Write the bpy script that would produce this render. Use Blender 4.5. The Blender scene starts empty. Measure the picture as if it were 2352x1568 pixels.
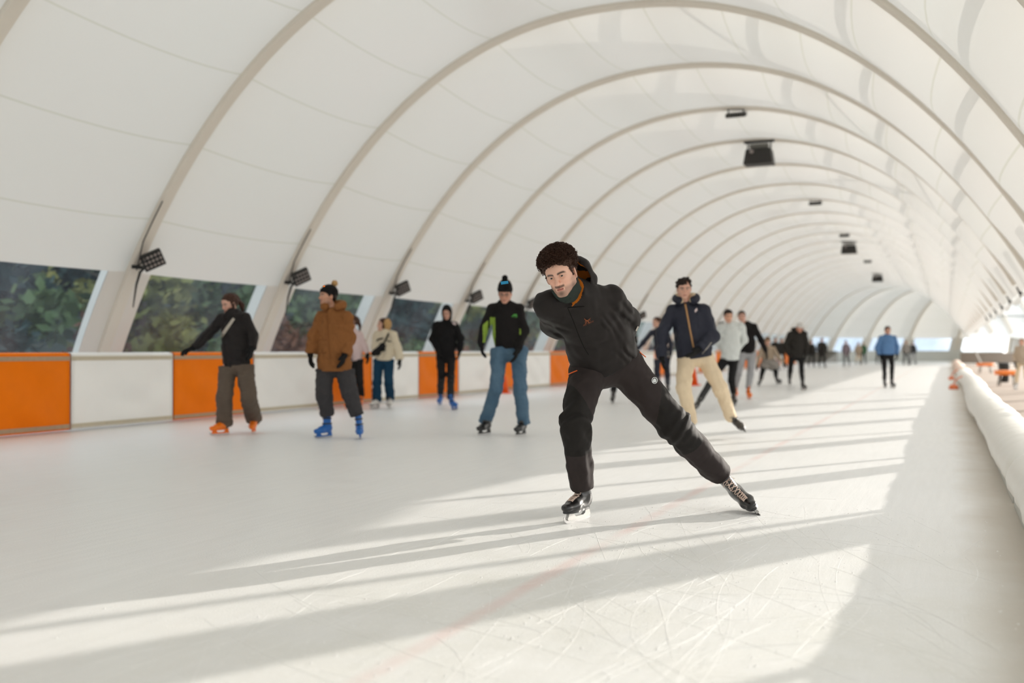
import bpy, bmesh, math, random
import numpy as np
from mathutils import Vector, Matrix
from mathutils.bvhtree import BVHTree
PI = math.pi
SC = bpy.context.scene
COL = SC.collection
RNG = random.Random(7)

# ------------------------------------------------------------------ camera model (2352 x 1568)
F, YAW, PIT, ROLL, EYE = 2350.0, .402, .0089, -.0008, 1.05
def ray(u, v):
    x = (u-1176)/F; y = -(v-784)/F
    c, s = math.cos(ROLL), math.sin(ROLL); x, y = c*x-s*y, s*x+c*y
    c, s = math.cos(PIT), math.sin(PIT); d = (x, c-s*y, s+c*y)
    c, s = math.cos(YAW), math.sin(YAW)
    return Vector((c*d[0]-s*d[1], s*d[0]+c*d[1], d[2]))
FWD = Vector((-math.sin(YAW), math.cos(YAW), 0)); RGT = Vector((math.cos(YAW), math.sin(YAW), 0)); UP = Vector((0, 0, 1))
CAMP = Vector((0, 0, EYE))
def on_ground(u, v, h=0.0):
    r = ray(u, v); return CAMP + r*((h-EYE)/r.z)
def on_plane_x(u, v, x):
    r = ray(u, v); return CAMP + r*(x/r.x)
def at_depth(u, v, D):
    r = ray(u, v); return CAMP + r*(D/r.dot(FWD))
def depth_of(p): return (Vector(p)-CAMP).dot(FWD)

# ------------------------------------------------------------------ scene graph helpers
def tag(o, label=None, cat=None, group=None, kind=None):
    if label: o['label'] = label
    if cat: o['category'] = cat
    if group: o['group'] = group
    if kind: o['kind'] = kind
    return o
def link(o, parent=None):
    COL.objects.link(o)
    if parent is not None:
        o.parent = parent
        o.matrix_parent_inverse = parent.matrix_world.inverted_safe()
    return o
def empty(name, loc=(0, 0, 0), rz=0.0):
    o = bpy.data.objects.new(name, None); o.location = loc; o.rotation_euler = (0, 0, rz)
    o.empty_display_size = .2; COL.objects.link(o)
    o.matrix_world = Matrix.Translation(Vector(loc)) @ Matrix.Rotation(rz, 4, 'Z')
    return o
def mesh_obj(name, verts, faces, mats, parent=None, smooth=False, uv=None, local=False, fmat=None):
    """ONE mesh object; verts are world coordinates unless local."""
    me = bpy.data.meshes.new(name)
    me.from_pydata([tuple(v) for v in verts], [], [tuple(f) for f in faces])
    if not isinstance(mats, (list, tuple)): mats = [mats]
    for m in mats: me.materials.append(m)
    if fmat is not None: me.polygons.foreach_set('material_index', np.asarray(fmat, np.int32))
    if smooth: me.polygons.foreach_set('use_smooth', np.ones(len(me.polygons), bool))
    if uv is not None:
        l = me.uv_layers.new(name='UVMap'); vi = np.empty(len(me.loops), np.int32); me.loops.foreach_get('vertex_index', vi)
        l.data.foreach_set('uv', np.asarray(uv, np.float32)[vi].ravel())
    me.update()
    o = bpy.data.objects.new(name, me)
    COL.objects.link(o)
    if parent is not None:
        o.parent = parent
        o.matrix_parent_inverse = Matrix.Identity(4) if local else parent.matrix_world.inverted_safe()
    return o
class MB:
    """collects simple shapes into one mesh"""
    def __init__(s): s.v = []; s.f = []; s.m = []; s.mi = 0
    def add(s, vs, fs):
        b = len(s.v); s.v += [Vector(v) for v in vs]; s.f += [tuple(i+b for i in f) for f in fs]; s.m += [s.mi]*len(fs); return s
    def box(s, c, sz, ax=None):
        c = Vector(c); ax = ax or (Vector((1, 0, 0)), Vector((0, 1, 0)), Vector((0, 0, 1)))
        h = [ax[i]*(sz[i]/2) for i in range(3)]
        vs = [c+a*h[0]+b*h[1]+d*h[2] for d in (-1, 1) for b in (-1, 1) for a in (-1, 1)]
        return s.add(vs, [(0, 2, 3, 1), (4, 5, 7, 6), (0, 1, 5, 4), (2, 6, 7, 3), (0, 4, 6, 2), (1, 3, 7, 5)])
    def tube(s, pts, r, n=8, caps=True):
        pts = [Vector(p) for p in pts]; k = len(pts)
        rs = r if isinstance(r, (list, tuple)) else [r]*k
        t0 = (pts[1]-pts[0]).normalized(); u = t0.orthogonal().normalized(); vs = []
        for i, p in enumerate(pts):
            t = (pts[min(i+1, k-1)]-pts[max(i-1, 0)])
            t = t.normalized() if t.length > 1e-9 else t0
            u = (u-t*u.dot(t)); u = u.normalized() if u.length > 1e-6 else t.orthogonal().normalized()
            w = t.cross(u)
            vs += [p+(u*math.cos(2*PI*j/n)+w*math.sin(2*PI*j/n))*rs[i] for j in range(n)]
        fs = [(i*n+j, i*n+(j+1) % n, (i+1)*n+(j+1) % n, (i+1)*n+j) for i in range(k-1) for j in range(n)]
        if caps: fs += [tuple(range(n-1, -1, -1)), tuple(range((k-1)*n, k*n))]
        return s.add(vs, fs)
    def lathe(s, prof, c, axis=UP, n=24):
        c = Vector(c); axis = Vector(axis).normalized(); u = axis.orthogonal().normalized(); w = axis.cross(u); k = len(prof)
        vs = [c+axis*h+(u*math.cos(2*PI*j/n)+w*math.sin(2*PI*j/n))*r for r, h in prof for j in range(n)]
        return s.add(vs, [(i*n+j, i*n+(j+1) % n, (i+1)*n+(j+1) % n, (i+1)*n+j) for i in range(k-1) for j in range(n)] +
                     [tuple(range(n-1, -1, -1)), tuple(range((k-1)*n, k*n))])
    def build(s, name, mats, parent=None, smooth=False, bevel=0.0):
        o = mesh_obj(name, s.v, s.f, mats, parent, smooth, fmat=s.m)
        if bevel:
            b = o.modifiers.new('bevel', 'BEVEL'); b.width = bevel; b.segments = 2; b.limit_method = 'ANGLE'
        return o
def grid_faces(nu, nv, skip=None):
    return [(i*nv+j, (i+1)*nv+j, (i+1)*nv+j+1, i*nv+j+1) for i in range(nu-1) for j in range(nv-1) if not (skip and skip(i, j))]

# ------------------------------------------------------------------ materials
def nodes(name):
    m = bpy.data.materials.new(name); m.use_nodes = True; nt = m.node_tree; nt.nodes.clear()
    out = nt.nodes.new('ShaderNodeOutputMaterial'); return m, nt, out
def N(nt, typ, **kw):
    n = nt.nodes.new(typ)
    for k, v in kw.items():
        if k in n.inputs.keys(): n.inputs[k].default_value = v
        else: setattr(n, k, v)
    return n
def lin(c):
    f = lambda x: x/12.92 if x <= .04045 else ((x+.055)/1.055)**2.4
    return tuple(f(x/255) for x in c[:3])+(1.0,)
def pbr(name, rgb, rough=.6, metal=0.0, noise=0.0, nscale=8.0, bump=0.0, bscale=60.0, spec=.5, sheen=0.0, coat=0.0, rgb2=None):
    m, nt, out = nodes(name); b = N(nt, 'ShaderNodeBsdfPrincipled')
    b.inputs['Roughness'].default_value = rough; b.inputs['Metallic'].default_value = metal
    b.inputs['Specular IOR Level'].default_value = spec; b.inputs['Sheen Weight'].default_value = sheen
    b.inputs['Coat Weight'].default_value = coat
    c = lin(rgb); b.inputs['Base Color'].default_value = c
    tc = N(nt, 'ShaderNodeTexCoord')
    if noise or rgb2:
        n = N(nt, 'ShaderNodeTexNoise', Scale=nscale, Detail=4.0); nt.links.new(tc.outputs['Object'], n.inputs['Vector'])
        mx = N(nt, 'ShaderNodeMix', data_type='RGBA'); nt.links.new(n.outputs['Fac'], mx.inputs['Factor'])
        c2 = lin(rgb2) if rgb2 else tuple(x*(1-noise) for x in c[:3])+(1,)
        c1 = c if rgb2 else tuple(min(1, x*(1+noise)) for x in c[:3])+(1,)
        mx.inputs[6].default_value = c1; mx.inputs[7].default_value = c2
        nt.links.new(mx.outputs[2], b.inputs['Base Color'])
    if bump:
        n = N(nt, 'ShaderNodeTexNoise', Scale=bscale, Detail=3.0); nt.links.new(tc.outputs['Object'], n.inputs['Vector'])
        bp = N(nt, 'ShaderNodeBump', Strength=bump, Distance=.01); nt.links.new(n.outputs['Fac'], bp.inputs['Height'])
        nt.links.new(bp.outputs['Normal'], b.inputs['Normal'])
    nt.links.new(b.outputs[0], out.inputs[0]); return m

def membrane_mat():
    """white translucent tent cloth with welded seams every strip"""
    m, nt, out = nodes('tent_cloth')
    uv = N(nt, 'ShaderNodeUVMap'); sx = N(nt, 'ShaderNodeSeparateXYZ'); nt.links.new(uv.outputs[0], sx.inputs[0])
    md = N(nt, 'ShaderNodeMath', operation='PINGPONG'); md.inputs[1].default_value = .61
    sh = N(nt, 'ShaderNodeMath', operation='ADD'); sh.inputs[1].default_value = -.85
    nt.links.new(sx.outputs[0], sh.inputs[0]); nt.links.new(sh.outputs[0], md.inputs[0])
    lt = N(nt, 'ShaderNodeMath', operation='LESS_THAN'); lt.inputs[1].default_value = .014; nt.links.new(md.outputs[0], lt.inputs[0])
    nz = N(nt, 'ShaderNodeTexNoise', Scale=.35, Detail=2.0); tc = N(nt, 'ShaderNodeTexCoord'); nt.links.new(tc.outputs['Object'], nz.inputs['Vector'])
    mx = N(nt, 'ShaderNodeMix', data_type='RGBA'); nt.links.new(nz.outputs['Fac'], mx.inputs['Factor'])
    mx.inputs[6].default_value = (.84, .82, .80, 1); mx.inputs[7].default_value = (.82, .83, .80, 1)
    m2 = N(nt, 'ShaderNodeMix', data_type='RGBA'); nt.links.new(lt.outputs[0], m2.inputs['Factor'])
    nt.links.new(mx.outputs[2], m2.inputs[6]); m2.inputs[7].default_value = (.74, .74, .68, 1)
    d = N(nt, 'ShaderNodeBsdfDiffuse'); t = N(nt, 'ShaderNodeBsdfTranslucent'); g = N(nt, 'ShaderNodeBsdfGlossy', Roughness=.45)
    nt.links.new(m2.outputs[2], d.inputs[0]); nt.links.new(m2.outputs[2], t.inputs[0]); g.inputs[0].default_value = (.9, .9, .9, 1)
    a = N(nt, 'ShaderNodeMixShader', Fac=.16); nt.links.new(d.outputs[0], a.inputs[1]); nt.links.new(t.outputs[0], a.inputs[2])
    b = N(nt, 'ShaderNodeMixShader', Fac=.04); nt.links.new(a.outputs[0], b.inputs[1]); nt.links.new(g.outputs[0], b.inputs[2])
    nt.links.new(b.outputs[0], out.inputs[0]); return m
def pane_mat():
    """clear bluish plastic film with a soft sheen"""
    m, nt, out = nodes('window_film')
    tr = N(nt, 'ShaderNodeBsdfTransparent'); tr.inputs[0].default_value = (.80, .88, .95, 1)
    df = N(nt, 'ShaderNodeBsdfDiffuse'); df.inputs[0].default_value = (.50, .60, .76, 1)
    gl = N(nt, 'ShaderNodeBsdfGlossy', Roughness=.12); gl.inputs[0].default_value = (.9, .95, 1, 1)
    tc = N(nt, 'ShaderNodeTexCoord'); nz = N(nt, 'ShaderNodeTexNoise', Scale=.9, Detail=3.0); nt.links.new(tc.outputs['Object'], nz.inputs['Vector'])
    mr = N(nt, 'ShaderNodeMapRange'); mr.inputs[1].default_value = .42; mr.inputs[2].default_value = .7; mr.inputs[3].default_value = .08; mr.inputs[4].default_value = .26
    nt.links.new(nz.outputs['Fac'], mr.inputs[0])
    bp = N(nt, 'ShaderNodeBump', Strength=.35, Distance=.05); nt.links.new(nz.outputs['Fac'], bp.inputs['Height']); nt.links.new(bp.outputs[0], gl.inputs['Normal'])
    a = N(nt, 'ShaderNodeMixShader'); nt.links.new(mr.outputs[0], a.inputs[0]); nt.links.new(tr.outputs[0], a.inputs[1]); nt.links.new(df.outputs[0], a.inputs[2])
    lw = N(nt, 'ShaderNodeLayerWeight', Blend=.25)
    mm = N(nt, 'ShaderNodeMath', operation='MULTIPLY'); mm.inputs[1].default_value = .35; nt.links.new(lw.outputs['Fresnel'], mm.inputs[0])
    b = N(nt, 'ShaderNodeMixShader'); nt.links.new(mm.outputs[0], b.inputs[0]); nt.links.new(a.outputs[0], b.inputs[1]); nt.links.new(gl.outputs[0], b.inputs[2])
    nt.links.new(b.outputs[0], out.inputs[0]); return m
def ice_mat():
    m, nt, out = nodes('ice')
    b = N(nt, 'ShaderNodeBsdfPrincipled'); tc = N(nt, 'ShaderNodeTexCoord'); L = nt.links.new
    sx = N(nt, 'ShaderNodeSeparateXYZ'); L(tc.outputs['Object'], sx.inputs[0])
    def noise(sc, det=4.0, vec=None, rough=.55):
        n = N(nt, 'ShaderNodeTexNoise', Scale=sc, Detail=det, Roughness=rough); L(vec or tc.outputs['Object'], n.inputs['Vector']); return n.outputs['Fac']
    def math_(op, a, bb=None, clamp=False):
        n = N(nt, 'ShaderNodeMath', operation=op); n.use_clamp = clamp
        for i, x in enumerate((a, bb)):
            if x is None: continue
            if isinstance(x, (int, float)): n.inputs[i].default_value = x
            else: L(x, n.inputs[i])
        return n.outputs[0]
    def rng(x, a, bb, c, d):
        n = N(nt, 'ShaderNodeMapRange'); L(x, n.inputs[0])
        for i, y in enumerate((a, bb, c, d)): n.inputs[i+1].default_value = y
        return n.outputs[0]
    def mix(f, a, bb):
        n = N(nt, 'ShaderNodeMix', data_type='RGBA'); L(f, n.inputs['Factor'])
        for i, x in ((6, a), (7, bb)):
            if isinstance(x, tuple): n.inputs[i].default_value = x
            else: L(x, n.inputs[i])
        return n.outputs[2]
    # skating direction streaks: noise stretched along the rink
    mp = N(nt, 'ShaderNodeMapping'); mp.inputs['Scale'].default_value = (14, .9, 1); mp.inputs['Rotation'].default_value = (0, 0, .35); L(tc.outputs['Object'], mp.inputs[0])
    streak = noise(1.6, 4.0, mp.outputs[0], .6)
    big = noise(.5, 3.0); fine = noise(90, 3.0, None, .7); snow = noise(2.3, 7.0, None, .72)
    c = mix(rng(big, .3, .7, 0, 1), (.895, .91, .92, 1), (.915, .925, .925, 1))
    c = mix(rng(streak, .35, .72, 0, .5), c, (.785, .80, .805, 1))
    c = mix(rng(fine, .62, .38, 0, .5), c, (.85, .85, .84, 1))
    worn = math_('MULTIPLY', rng(sx.outputs[1], 7.2, 4.2, 0, 1), rng(sx.outputs[0], -3.6, -2.0, 0, 1)); worn = math_('MULTIPLY', worn, rng(noise(1.7, 6.0, None, .65), .36, .60, .35, 1.0))
    c = mix(math_('MULTIPLY', worn, .85), c, (.775, .778, .74, 1)); grit = math_('MULTIPLY', worn, rng(noise(38, 5.0, None, .75), .56, .66, 0, .8))
    c = mix(grit, c, (.95, .95, .94, 1))
    c = mix(rng(snow, .35, .8, 0, .4), c, (.93, .93, .92, 1))
    # faint red line under the ice
    xx = math_('ABSOLUTE', math_('ADD', sx.outputs[0], 1.72)); xw = math_('ADD', xx, math_('MULTIPLY', math_('SUBTRACT', noise(1.2, 3.0), .5), .05))
    line = rng(xw, .015, .06, .85, 0.0); line = math_('MULTIPLY', line, rng(noise(1.5, 5.0), .38, .62, 0.08, .36))
    c = mix(line, c, (.80, .40, .36, 1))
    # beige shade beneath the padded barrier, painted into the ice colour
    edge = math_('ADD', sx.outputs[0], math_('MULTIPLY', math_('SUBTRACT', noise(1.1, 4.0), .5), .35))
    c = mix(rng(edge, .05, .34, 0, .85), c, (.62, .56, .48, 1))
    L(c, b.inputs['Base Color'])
    L(rng(snow, .3, .7, .34, .46), b.inputs['Roughness']); b.inputs['Specular IOR Level'].default_value = .32
    hgt = math_('ADD', math_('MULTIPLY', fine, .5), math_('ADD', math_('MULTIPLY', snow, .08), math_('MULTIPLY', streak, .5)))
    bp = N(nt, 'ShaderNodeBump', Strength=.2, Distance=.02); L(hgt, bp.inputs['Height']); L(bp.outputs[0], b.inputs['Normal'])
    L(b.outputs[0], out.inputs[0]); return m

M = {}
M['cloth'] = membrane_mat(); M['pane'] = pane_mat(); M['ice'] = ice_mat()
M['rib'] = pbr('rib_cloth', (226, 219, 208), .7, noise=.04, nscale=2)
M['flap'] = pbr('wall_cloth', (226, 222, 216), .55, noise=.03, nscale=1.5)
M['steel'] = pbr('galvanised_steel', (150, 152, 150), .45, .7)
M['orange'] = pbr('orange_tarpaulin', (242, 122, 0), .5, spec=.12, noise=.10, nscale=3, bump=.25, bscale=4)
M['white_tarp'] = pbr('white_tarpaulin', (243, 242, 239), .35, noise=.03, nscale=3, bump=.25, bscale=4)
M['hem'] = pbr('webbing_hem', (176, 150, 122), .8, noise=.15, nscale=20)
M['hem_white'] = pbr('white_webbing_hem', (196, 186, 164), .8, noise=.1, nscale=20)
M['pad'] = pbr('padded_vinyl', (238, 236, 230), .4, noise=.02, nscale=4, bump=.5, bscale=5)
M['pad_pink'] = pbr('worn_padded_vinyl', (232, 204, 186), .5, noise=.05, nscale=4, bump=.4, bscale=5)
M['black_metal'] = pbr('black_metal', (26, 27, 27), .45)
M['black_plastic'] = pbr('black_plastic', (40, 37, 34), .55)
M['led'] = pbr('led_lens', (150, 140, 136), .2)
M['grey_metal'] = pbr('grey_metal', (120, 118, 112), .4, .4)
M['dark_board'] = pbr('dark_board', (92, 86, 76), .6, noise=.3, nscale=1.2)
M['pale_board'] = pbr('pale_board', (206, 208, 204), .5, noise=.04)
M['terrace'] = pbr('pale_paving', (152, 136, 122), .8, noise=.08, nscale=2)
M['hill'] = pbr('hillside_soil', (52, 68, 52), .95, rgb2=(30, 40, 40), nscale=3.0)
M['cone'] = pbr('cone_orange', (244, 92, 10), .45)
M['cone_white'] = pbr('cone_band', (235, 232, 226), .4)
M['table_orange'] = pbr('orange_table_top', (236, 128, 52), .4)
M['red_strap'] = pbr('orange_strap', (232, 126, 78), .6)
M['bark'] = pbr('bark', (74, 66, 56), .9, noise=.3)
M['snow_mark'] = pbr('ice_scratch', (250, 250, 249), .6, spec=.3)

# ------------------------------------------------------------------ tunnel shape
AC, AW, AN, AZ, AH = -4.687, 8.089, 2.169, EYE-8.928, 14.195
EAVE, RIB0, BAY, YB, RB = 2.17, 11.28, 3.6, 84.0, 16.0
KMIN, KMAX = -4, 27
def arc_table(zlow, m=3000):
    p0 = math.asin(((zlow-AZ)/AH)**(AN/2)); ph = np.linspace(PI-p0, p0, m)
    x = AC+AW*np.sign(np.cos(ph))*np.abs(np.cos(ph))**(2/AN); z = AZ+AH*np.sin(ph)**(2/AN)
    l = np.concatenate([[0], np.cumsum(np.hypot(np.diff(x), np.diff(z)))]); return x, z, l
TX, TZ, TL = arc_table(EAVE); ARC = TL[-1]
GX, GZ, GL = arc_table(0.0)
def arc_at(s, tab=None):
    x, z, l = tab or (TX, TZ, TL)
    s = min(max(s, 0), l[-1]); i = min(max(int(np.searchsorted(l, s)), 1), len(l)-1); t = (s-l[i-1])/(l[i]-l[i-1])
    a, h = x[i-1]+(x[i]-x[i-1])*t, z[i-1]+(z[i]-z[i-1])*t
    tx, tz = x[min(i+3, len(x)-1)]-x[max(i-4, 0)], z[min(i+3, len(x)-1)]-z[max(i-4, 0)]; q = math.hypot(tx, tz)
    return a, h, (-tz/q, tx/q)         # point and outward normal in the (x, z) section
def place(a, s, h):
    """lateral a, distance s along the rink, height h (the far end of the rink turns right)"""
    if s <= YB: return Vector((a, s, h))
    an = (s-YB)/RB; cx = AC+RB; r = cx-a
    return Vector((cx-r*math.cos(an), YB+r*math.sin(an), h))

# ceiling: one sheet of cloth, pulled in a little between ribs
NU = 8
ss = np.linspace(0, ARC, 81); verts = []; uvs = []
sec = [arc_at(s) for s in ss]
ks = list(range(KMIN, KMAX))
for k in ks:
    for j in range(NU):
        y = RIB0+(k+j/NU)*BAY; u = j/NU; sag = .20*4*u*(1-u)
        for s, (a, h, nrm) in zip(ss, sec):
            e = min(1, s/1.2, (ARC-s)/1.2)
            sg = sag*(.25+.75*e)
            verts.append(place(a-nrm[0]*sg, y, h-nrm[1]*sg)); uvs.append((s, y))
o = mesh_obj('ceiling', verts, grid_faces(len(ks)*NU, len(ss)), M['cloth'], smooth=True, uv=uvs); tag(o, kind='structure')

# ribs: deep arched box beams wrapped in cloth
for k in range(KMIN, KMAX):
    y = RIB0+k*BAY; mb = MB(); st = np.linspace(0, GL[-1], 72); vs = []
    for s in st:
        a, h, nn = arc_at(s, (GX, GZ, GL))
        for dy, dn in ((-.10, -.05), (-.085, -.075), (.085, -.075), (.10, -.05), (.09, .42), (-.09, .42)):
            vs.append(place(a+nn[0]*dn, y+dy, max(0, h+nn[1]*dn)))
    # stop the right leg at the eave: below it only a slim post carries on
    cut = [i for i, s in enumerate(st) if not (arc_at(s, (GX, GZ, GL))[1] < EAVE-.05 and arc_at(s, (GX, GZ, GL))[0] > 0)]
    n6 = 6; fs = [(i*n6+j, i*n6+(j+1) % n6, (i+1)*n6+(j+1) % n6, (i+1)*n6+j) for i in range(len(cut)-1) for j in range(n6)]
    fs += [tuple(range(n6-1, -1, -1)), tuple(range((len(cut)-1)*n6, len(cut)*n6))]
    mb.add(vs[:len(cut)*n6], fs)
    pl = [arc_at(s, (GX, GZ, GL)) for s in (GL[-1]-2.3, GL[-1])]
    if k < 3 or k == 20: mb.tube([place(q[0]+q[2][0]*.1, y, max(0, q[1])) for q in pl], .045, 8)
    o = mb.build('trim_%d' % (k-KMIN+1), M['rib'], smooth=False); tag(o, kind='structure')
# purlins and cross braces outside the cloth, their shadows show through it
tr = KMAX-KMIN+1
for s in (13.65, 11.9, 10.2, 8.35, 6.6):
    a, h, nn = arc_at(s); mb = MB()
    mb.tube([place(a+nn[0]*.30, yy, h+nn[1]*.30) for yy in np.arange(RIB0+KMIN*BAY, YB+24, 2.0)], .075, 8)
    o = mb.build('trim_%d' % tr, M['steel'], smooth=True); tr += 1; tag(o, kind='structure')
for k0, s0, ds in ((0, 7.0, 1.8), (4, 12.6, -1.8), (-3, 12.0, -1.7), (9, 7.0, 1.8), (14, 12.6, -1.8)):
    pts = []
    for j in range(5):
        a, h, nn = arc_at(s0+ds*j*.93); pts.append(place(a+nn[0]*.25, RIB0+(k0+j)*BAY, h+nn[1]*.25))
    o = MB().tube(pts, .05, 8).build('trim_%d' % tr, M['steel'], smooth=True); tr += 1; tag(o, kind='structure')

# left wall: flaps of cloth beside each rib, a strip below the windows, and the clear panes between
def wall_x(h, right=False):
    i = np.argmin(np.abs(GZ[:1500]-h)) if not right else 1500+np.argmin(np.abs(GZ[1500:]-h))
    return GX[i]
mb = MB(); zs = [0, .5, .92, 1.3, 1.75, EAVE]
for k in range(KMIN, KMAX-1):
    y = RIB0+k*BAY
    for (ya, yb, zz) in ((y-.42, y+.42, zs), (y+.42, y+BAY-.42, zs[:3])):
        yy = np.linspace(ya, yb, 7); vs = []
        for q in yy:
            w = .035*(1-abs((q-(ya+yb)/2)/((yb-ya)/2))) if zz is zs else 0
            vs += [place(wall_x(h)+w, q, h) for h in zz]
        mb.add(vs, grid_faces(7, len(zz)))
o = mb.build('wall_left', M['flap'], smooth=False); tag(o, kind='structure')
for k in range(KMIN, KMAX-1):
    y = RIB0+k*BAY; yy = np.linspace(y+.42, y+BAY-.42, 13); vs = []; hs = [.92, 1.3, 1.75, EAVE+.0]
    for q in yy:
        u = (q-y)/BAY; sg = .20*4*u*(1-u)*.25
        vs += [place(wall_x(h)+sg*(h-.9)/1.27, q, h-.10*math.sin(PI*(u-.11)/.78)*(h == hs[-1])*0) for h in hs]
    o = mesh_obj('window_%d' % (k-KMIN+1), vs, grid_faces(13, 4), M['pane'], smooth=True); tag(o, kind='structure')
# right wall: a narrow hem of cloth under the eave, open below; end walls behind the camera and past the bend
mb = MB(); vs = []; yy = np.arange(RIB0+KMIN*BAY, YB+26, .45)
for q in yy:
    u = ((q-RIB0)/BAY) % 1
    vs += [place(wall_x(EAVE, True), q, EAVE), place(wall_x(EAVE, True)+.02, q, EAVE-.08-.10*math.sin(PI*u))]
mb.add(vs, grid_faces(len(yy), 2)); o = mb.build('wall_right', M['cloth'], smooth=True); tag(o, kind='structure')
for nm, s in (('wall_back', RIB0+KMIN*BAY), ('wall_far', RIB0+(KMAX-1)*BAY)):
    vs = [place(GX[i], s, max(0, GZ[i])) for i in range(0, 3000, 60)]
    o = mesh_obj(nm, vs, [tuple(range(len(vs)))], M['flap']); tag(o, kind='structure')
# tall white posts of the outer frame along the sunny side: they throw the broad stripes on the ice
mb = MB()
for k in range(-2, 6):
    y = RIB0+k*BAY; w = .95 if k == 0 else .55
    mb.box((2.44, y+(.25 if k == 0 else 0), 1.7), (.10, w, 3.4))
o = mb.build('trim_%d' % tr, M['flap']); tr += 1; tag(o, kind='structure')

# floor (the ice), terrace outside on the right, ground outside on the left
vs = [(-12.5, -4, 0), (.42, -4, 0), (.42, 86, 0), (40, 96, 0), (40, 125, 0), (-12.5, 125, 0)]
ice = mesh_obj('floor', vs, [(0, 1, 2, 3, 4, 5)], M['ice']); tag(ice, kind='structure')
o = mesh_obj('terrace', [(.42, -6, -.01), (60, -6, -.01), (60, 95.9, -.01), (40, 95.9, -.01), (.42, 85.9, -.01)], [(0, 1, 2, 3, 4)], M['terrace']); tag(o, kind='structure')
gx = np.linspace(-12.5, -45, 30); gy = np.linspace(-10, 130, 60); vs = []
for x in gx:
    for y in gy:
        t = (-12.5-x); vs.append((x, y, -.05+.32*max(0, t-3)+.4*math.sin(y*.31+x*.2)*min(1, t/8)+.25*math.sin(y*.9+x)*min(1, t/8)))
o = mesh_obj('hillside', vs, grid_faces(30, 60), M['hill'], smooth=True); tag(o, kind='structure')

M['added_backdrop'] = pbr('backdrop_hill', (196, 200, 206), .95, noise=.1, nscale=.05)  # added backdrop, tones down the bright sky seen through the far end windows
vs = []; hx = np.linspace(-75, 2.5, 32)
for q in np.linspace(0, 1, 9):
    for x in hx: vs.append((x, 165+60*q, (12+3*math.sin(x*.13)+1.2*math.sin(x*.5+q*5))*math.sin(PI*q)*min(1, (3-x)/6)-.3))
o = mesh_obj('backdrop_hill', vs, grid_faces(9, 32), M['added_backdrop'], smooth=True); tag(o, kind='structure')
# scratches cut by the blades: thin raised snow lines, uncountable
mb = MB(); R = random.Random(3)
def ribbon(pts, w):
    vs = []
    for i, p in enumerate(pts):
        t = (pts[min(i+1, len(pts)-1)]-pts[max(i-1, 0)]).normalized(); n = Vector((-t.y, t.x, 0))
        ww = w*(.25+.75*math.sin(PI*(i+.5)/len(pts)))*(.6+.8*R.random())
        vs += [p-n*ww+Vector((0, 0, .0006)), p+Vector((0, 0, .0011)), p+n*ww+Vector((0, 0, .0006))]
    mb.add(vs, [(i*3+j, i*3+j+1, (i+1)*3+j+1, (i+1)*3+j) for i in range(len(pts)-1) for j in range(2)])
for i in range(190):
    y = 2.3+5.2*R.random()**1.3; x = -2.7+2.9*R.random()
    if i < 110: x, y = -.95+R.gauss(0, .55), 2.6+3.6*R.random()
    a = R.choice((R.uniform(-.5, .5)+PI/2, R.uniform(0, 2*PI))); L = R.uniform(.3, 1.6); kurv = R.uniform(-1.2, 1.2)*R.random(); pts = []
    for j in range(18):
        pts.append(Vector((x, y, 0))); x += math.cos(a)*L/18; y += math.sin(a)*L/18; a += kurv*L/18
    if all(p.x < .3 for p in pts): ribbon(pts, R.choice((.0005, .0007, .0010, .0015)))
o = mb.build('skate_marks', M['snow_mark'], ice); tag(o, kind='stuff')
# flecks of scraped snow
mb = MB()
for i in range(3200):
    y = 2.3+4.8*R.random()**1.2; x = -1.1+R.gauss(0, .75); r = .0014+.0055*R.random()**4
    if x > .25: continue
    mb.add([(x+r*math.cos(q), y+r*math.sin(q), 0) for q in (0, 1.6, 3.1, 4.7)]+[(x, y, r*.9)], [(0, 1, 4), (1, 2, 4), (2, 3, 4), (3, 0, 4)])
o = mb.build('snow_flecks', M['snow_mark'], ice, smooth=True); tag(o, kind='stuff')
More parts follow.
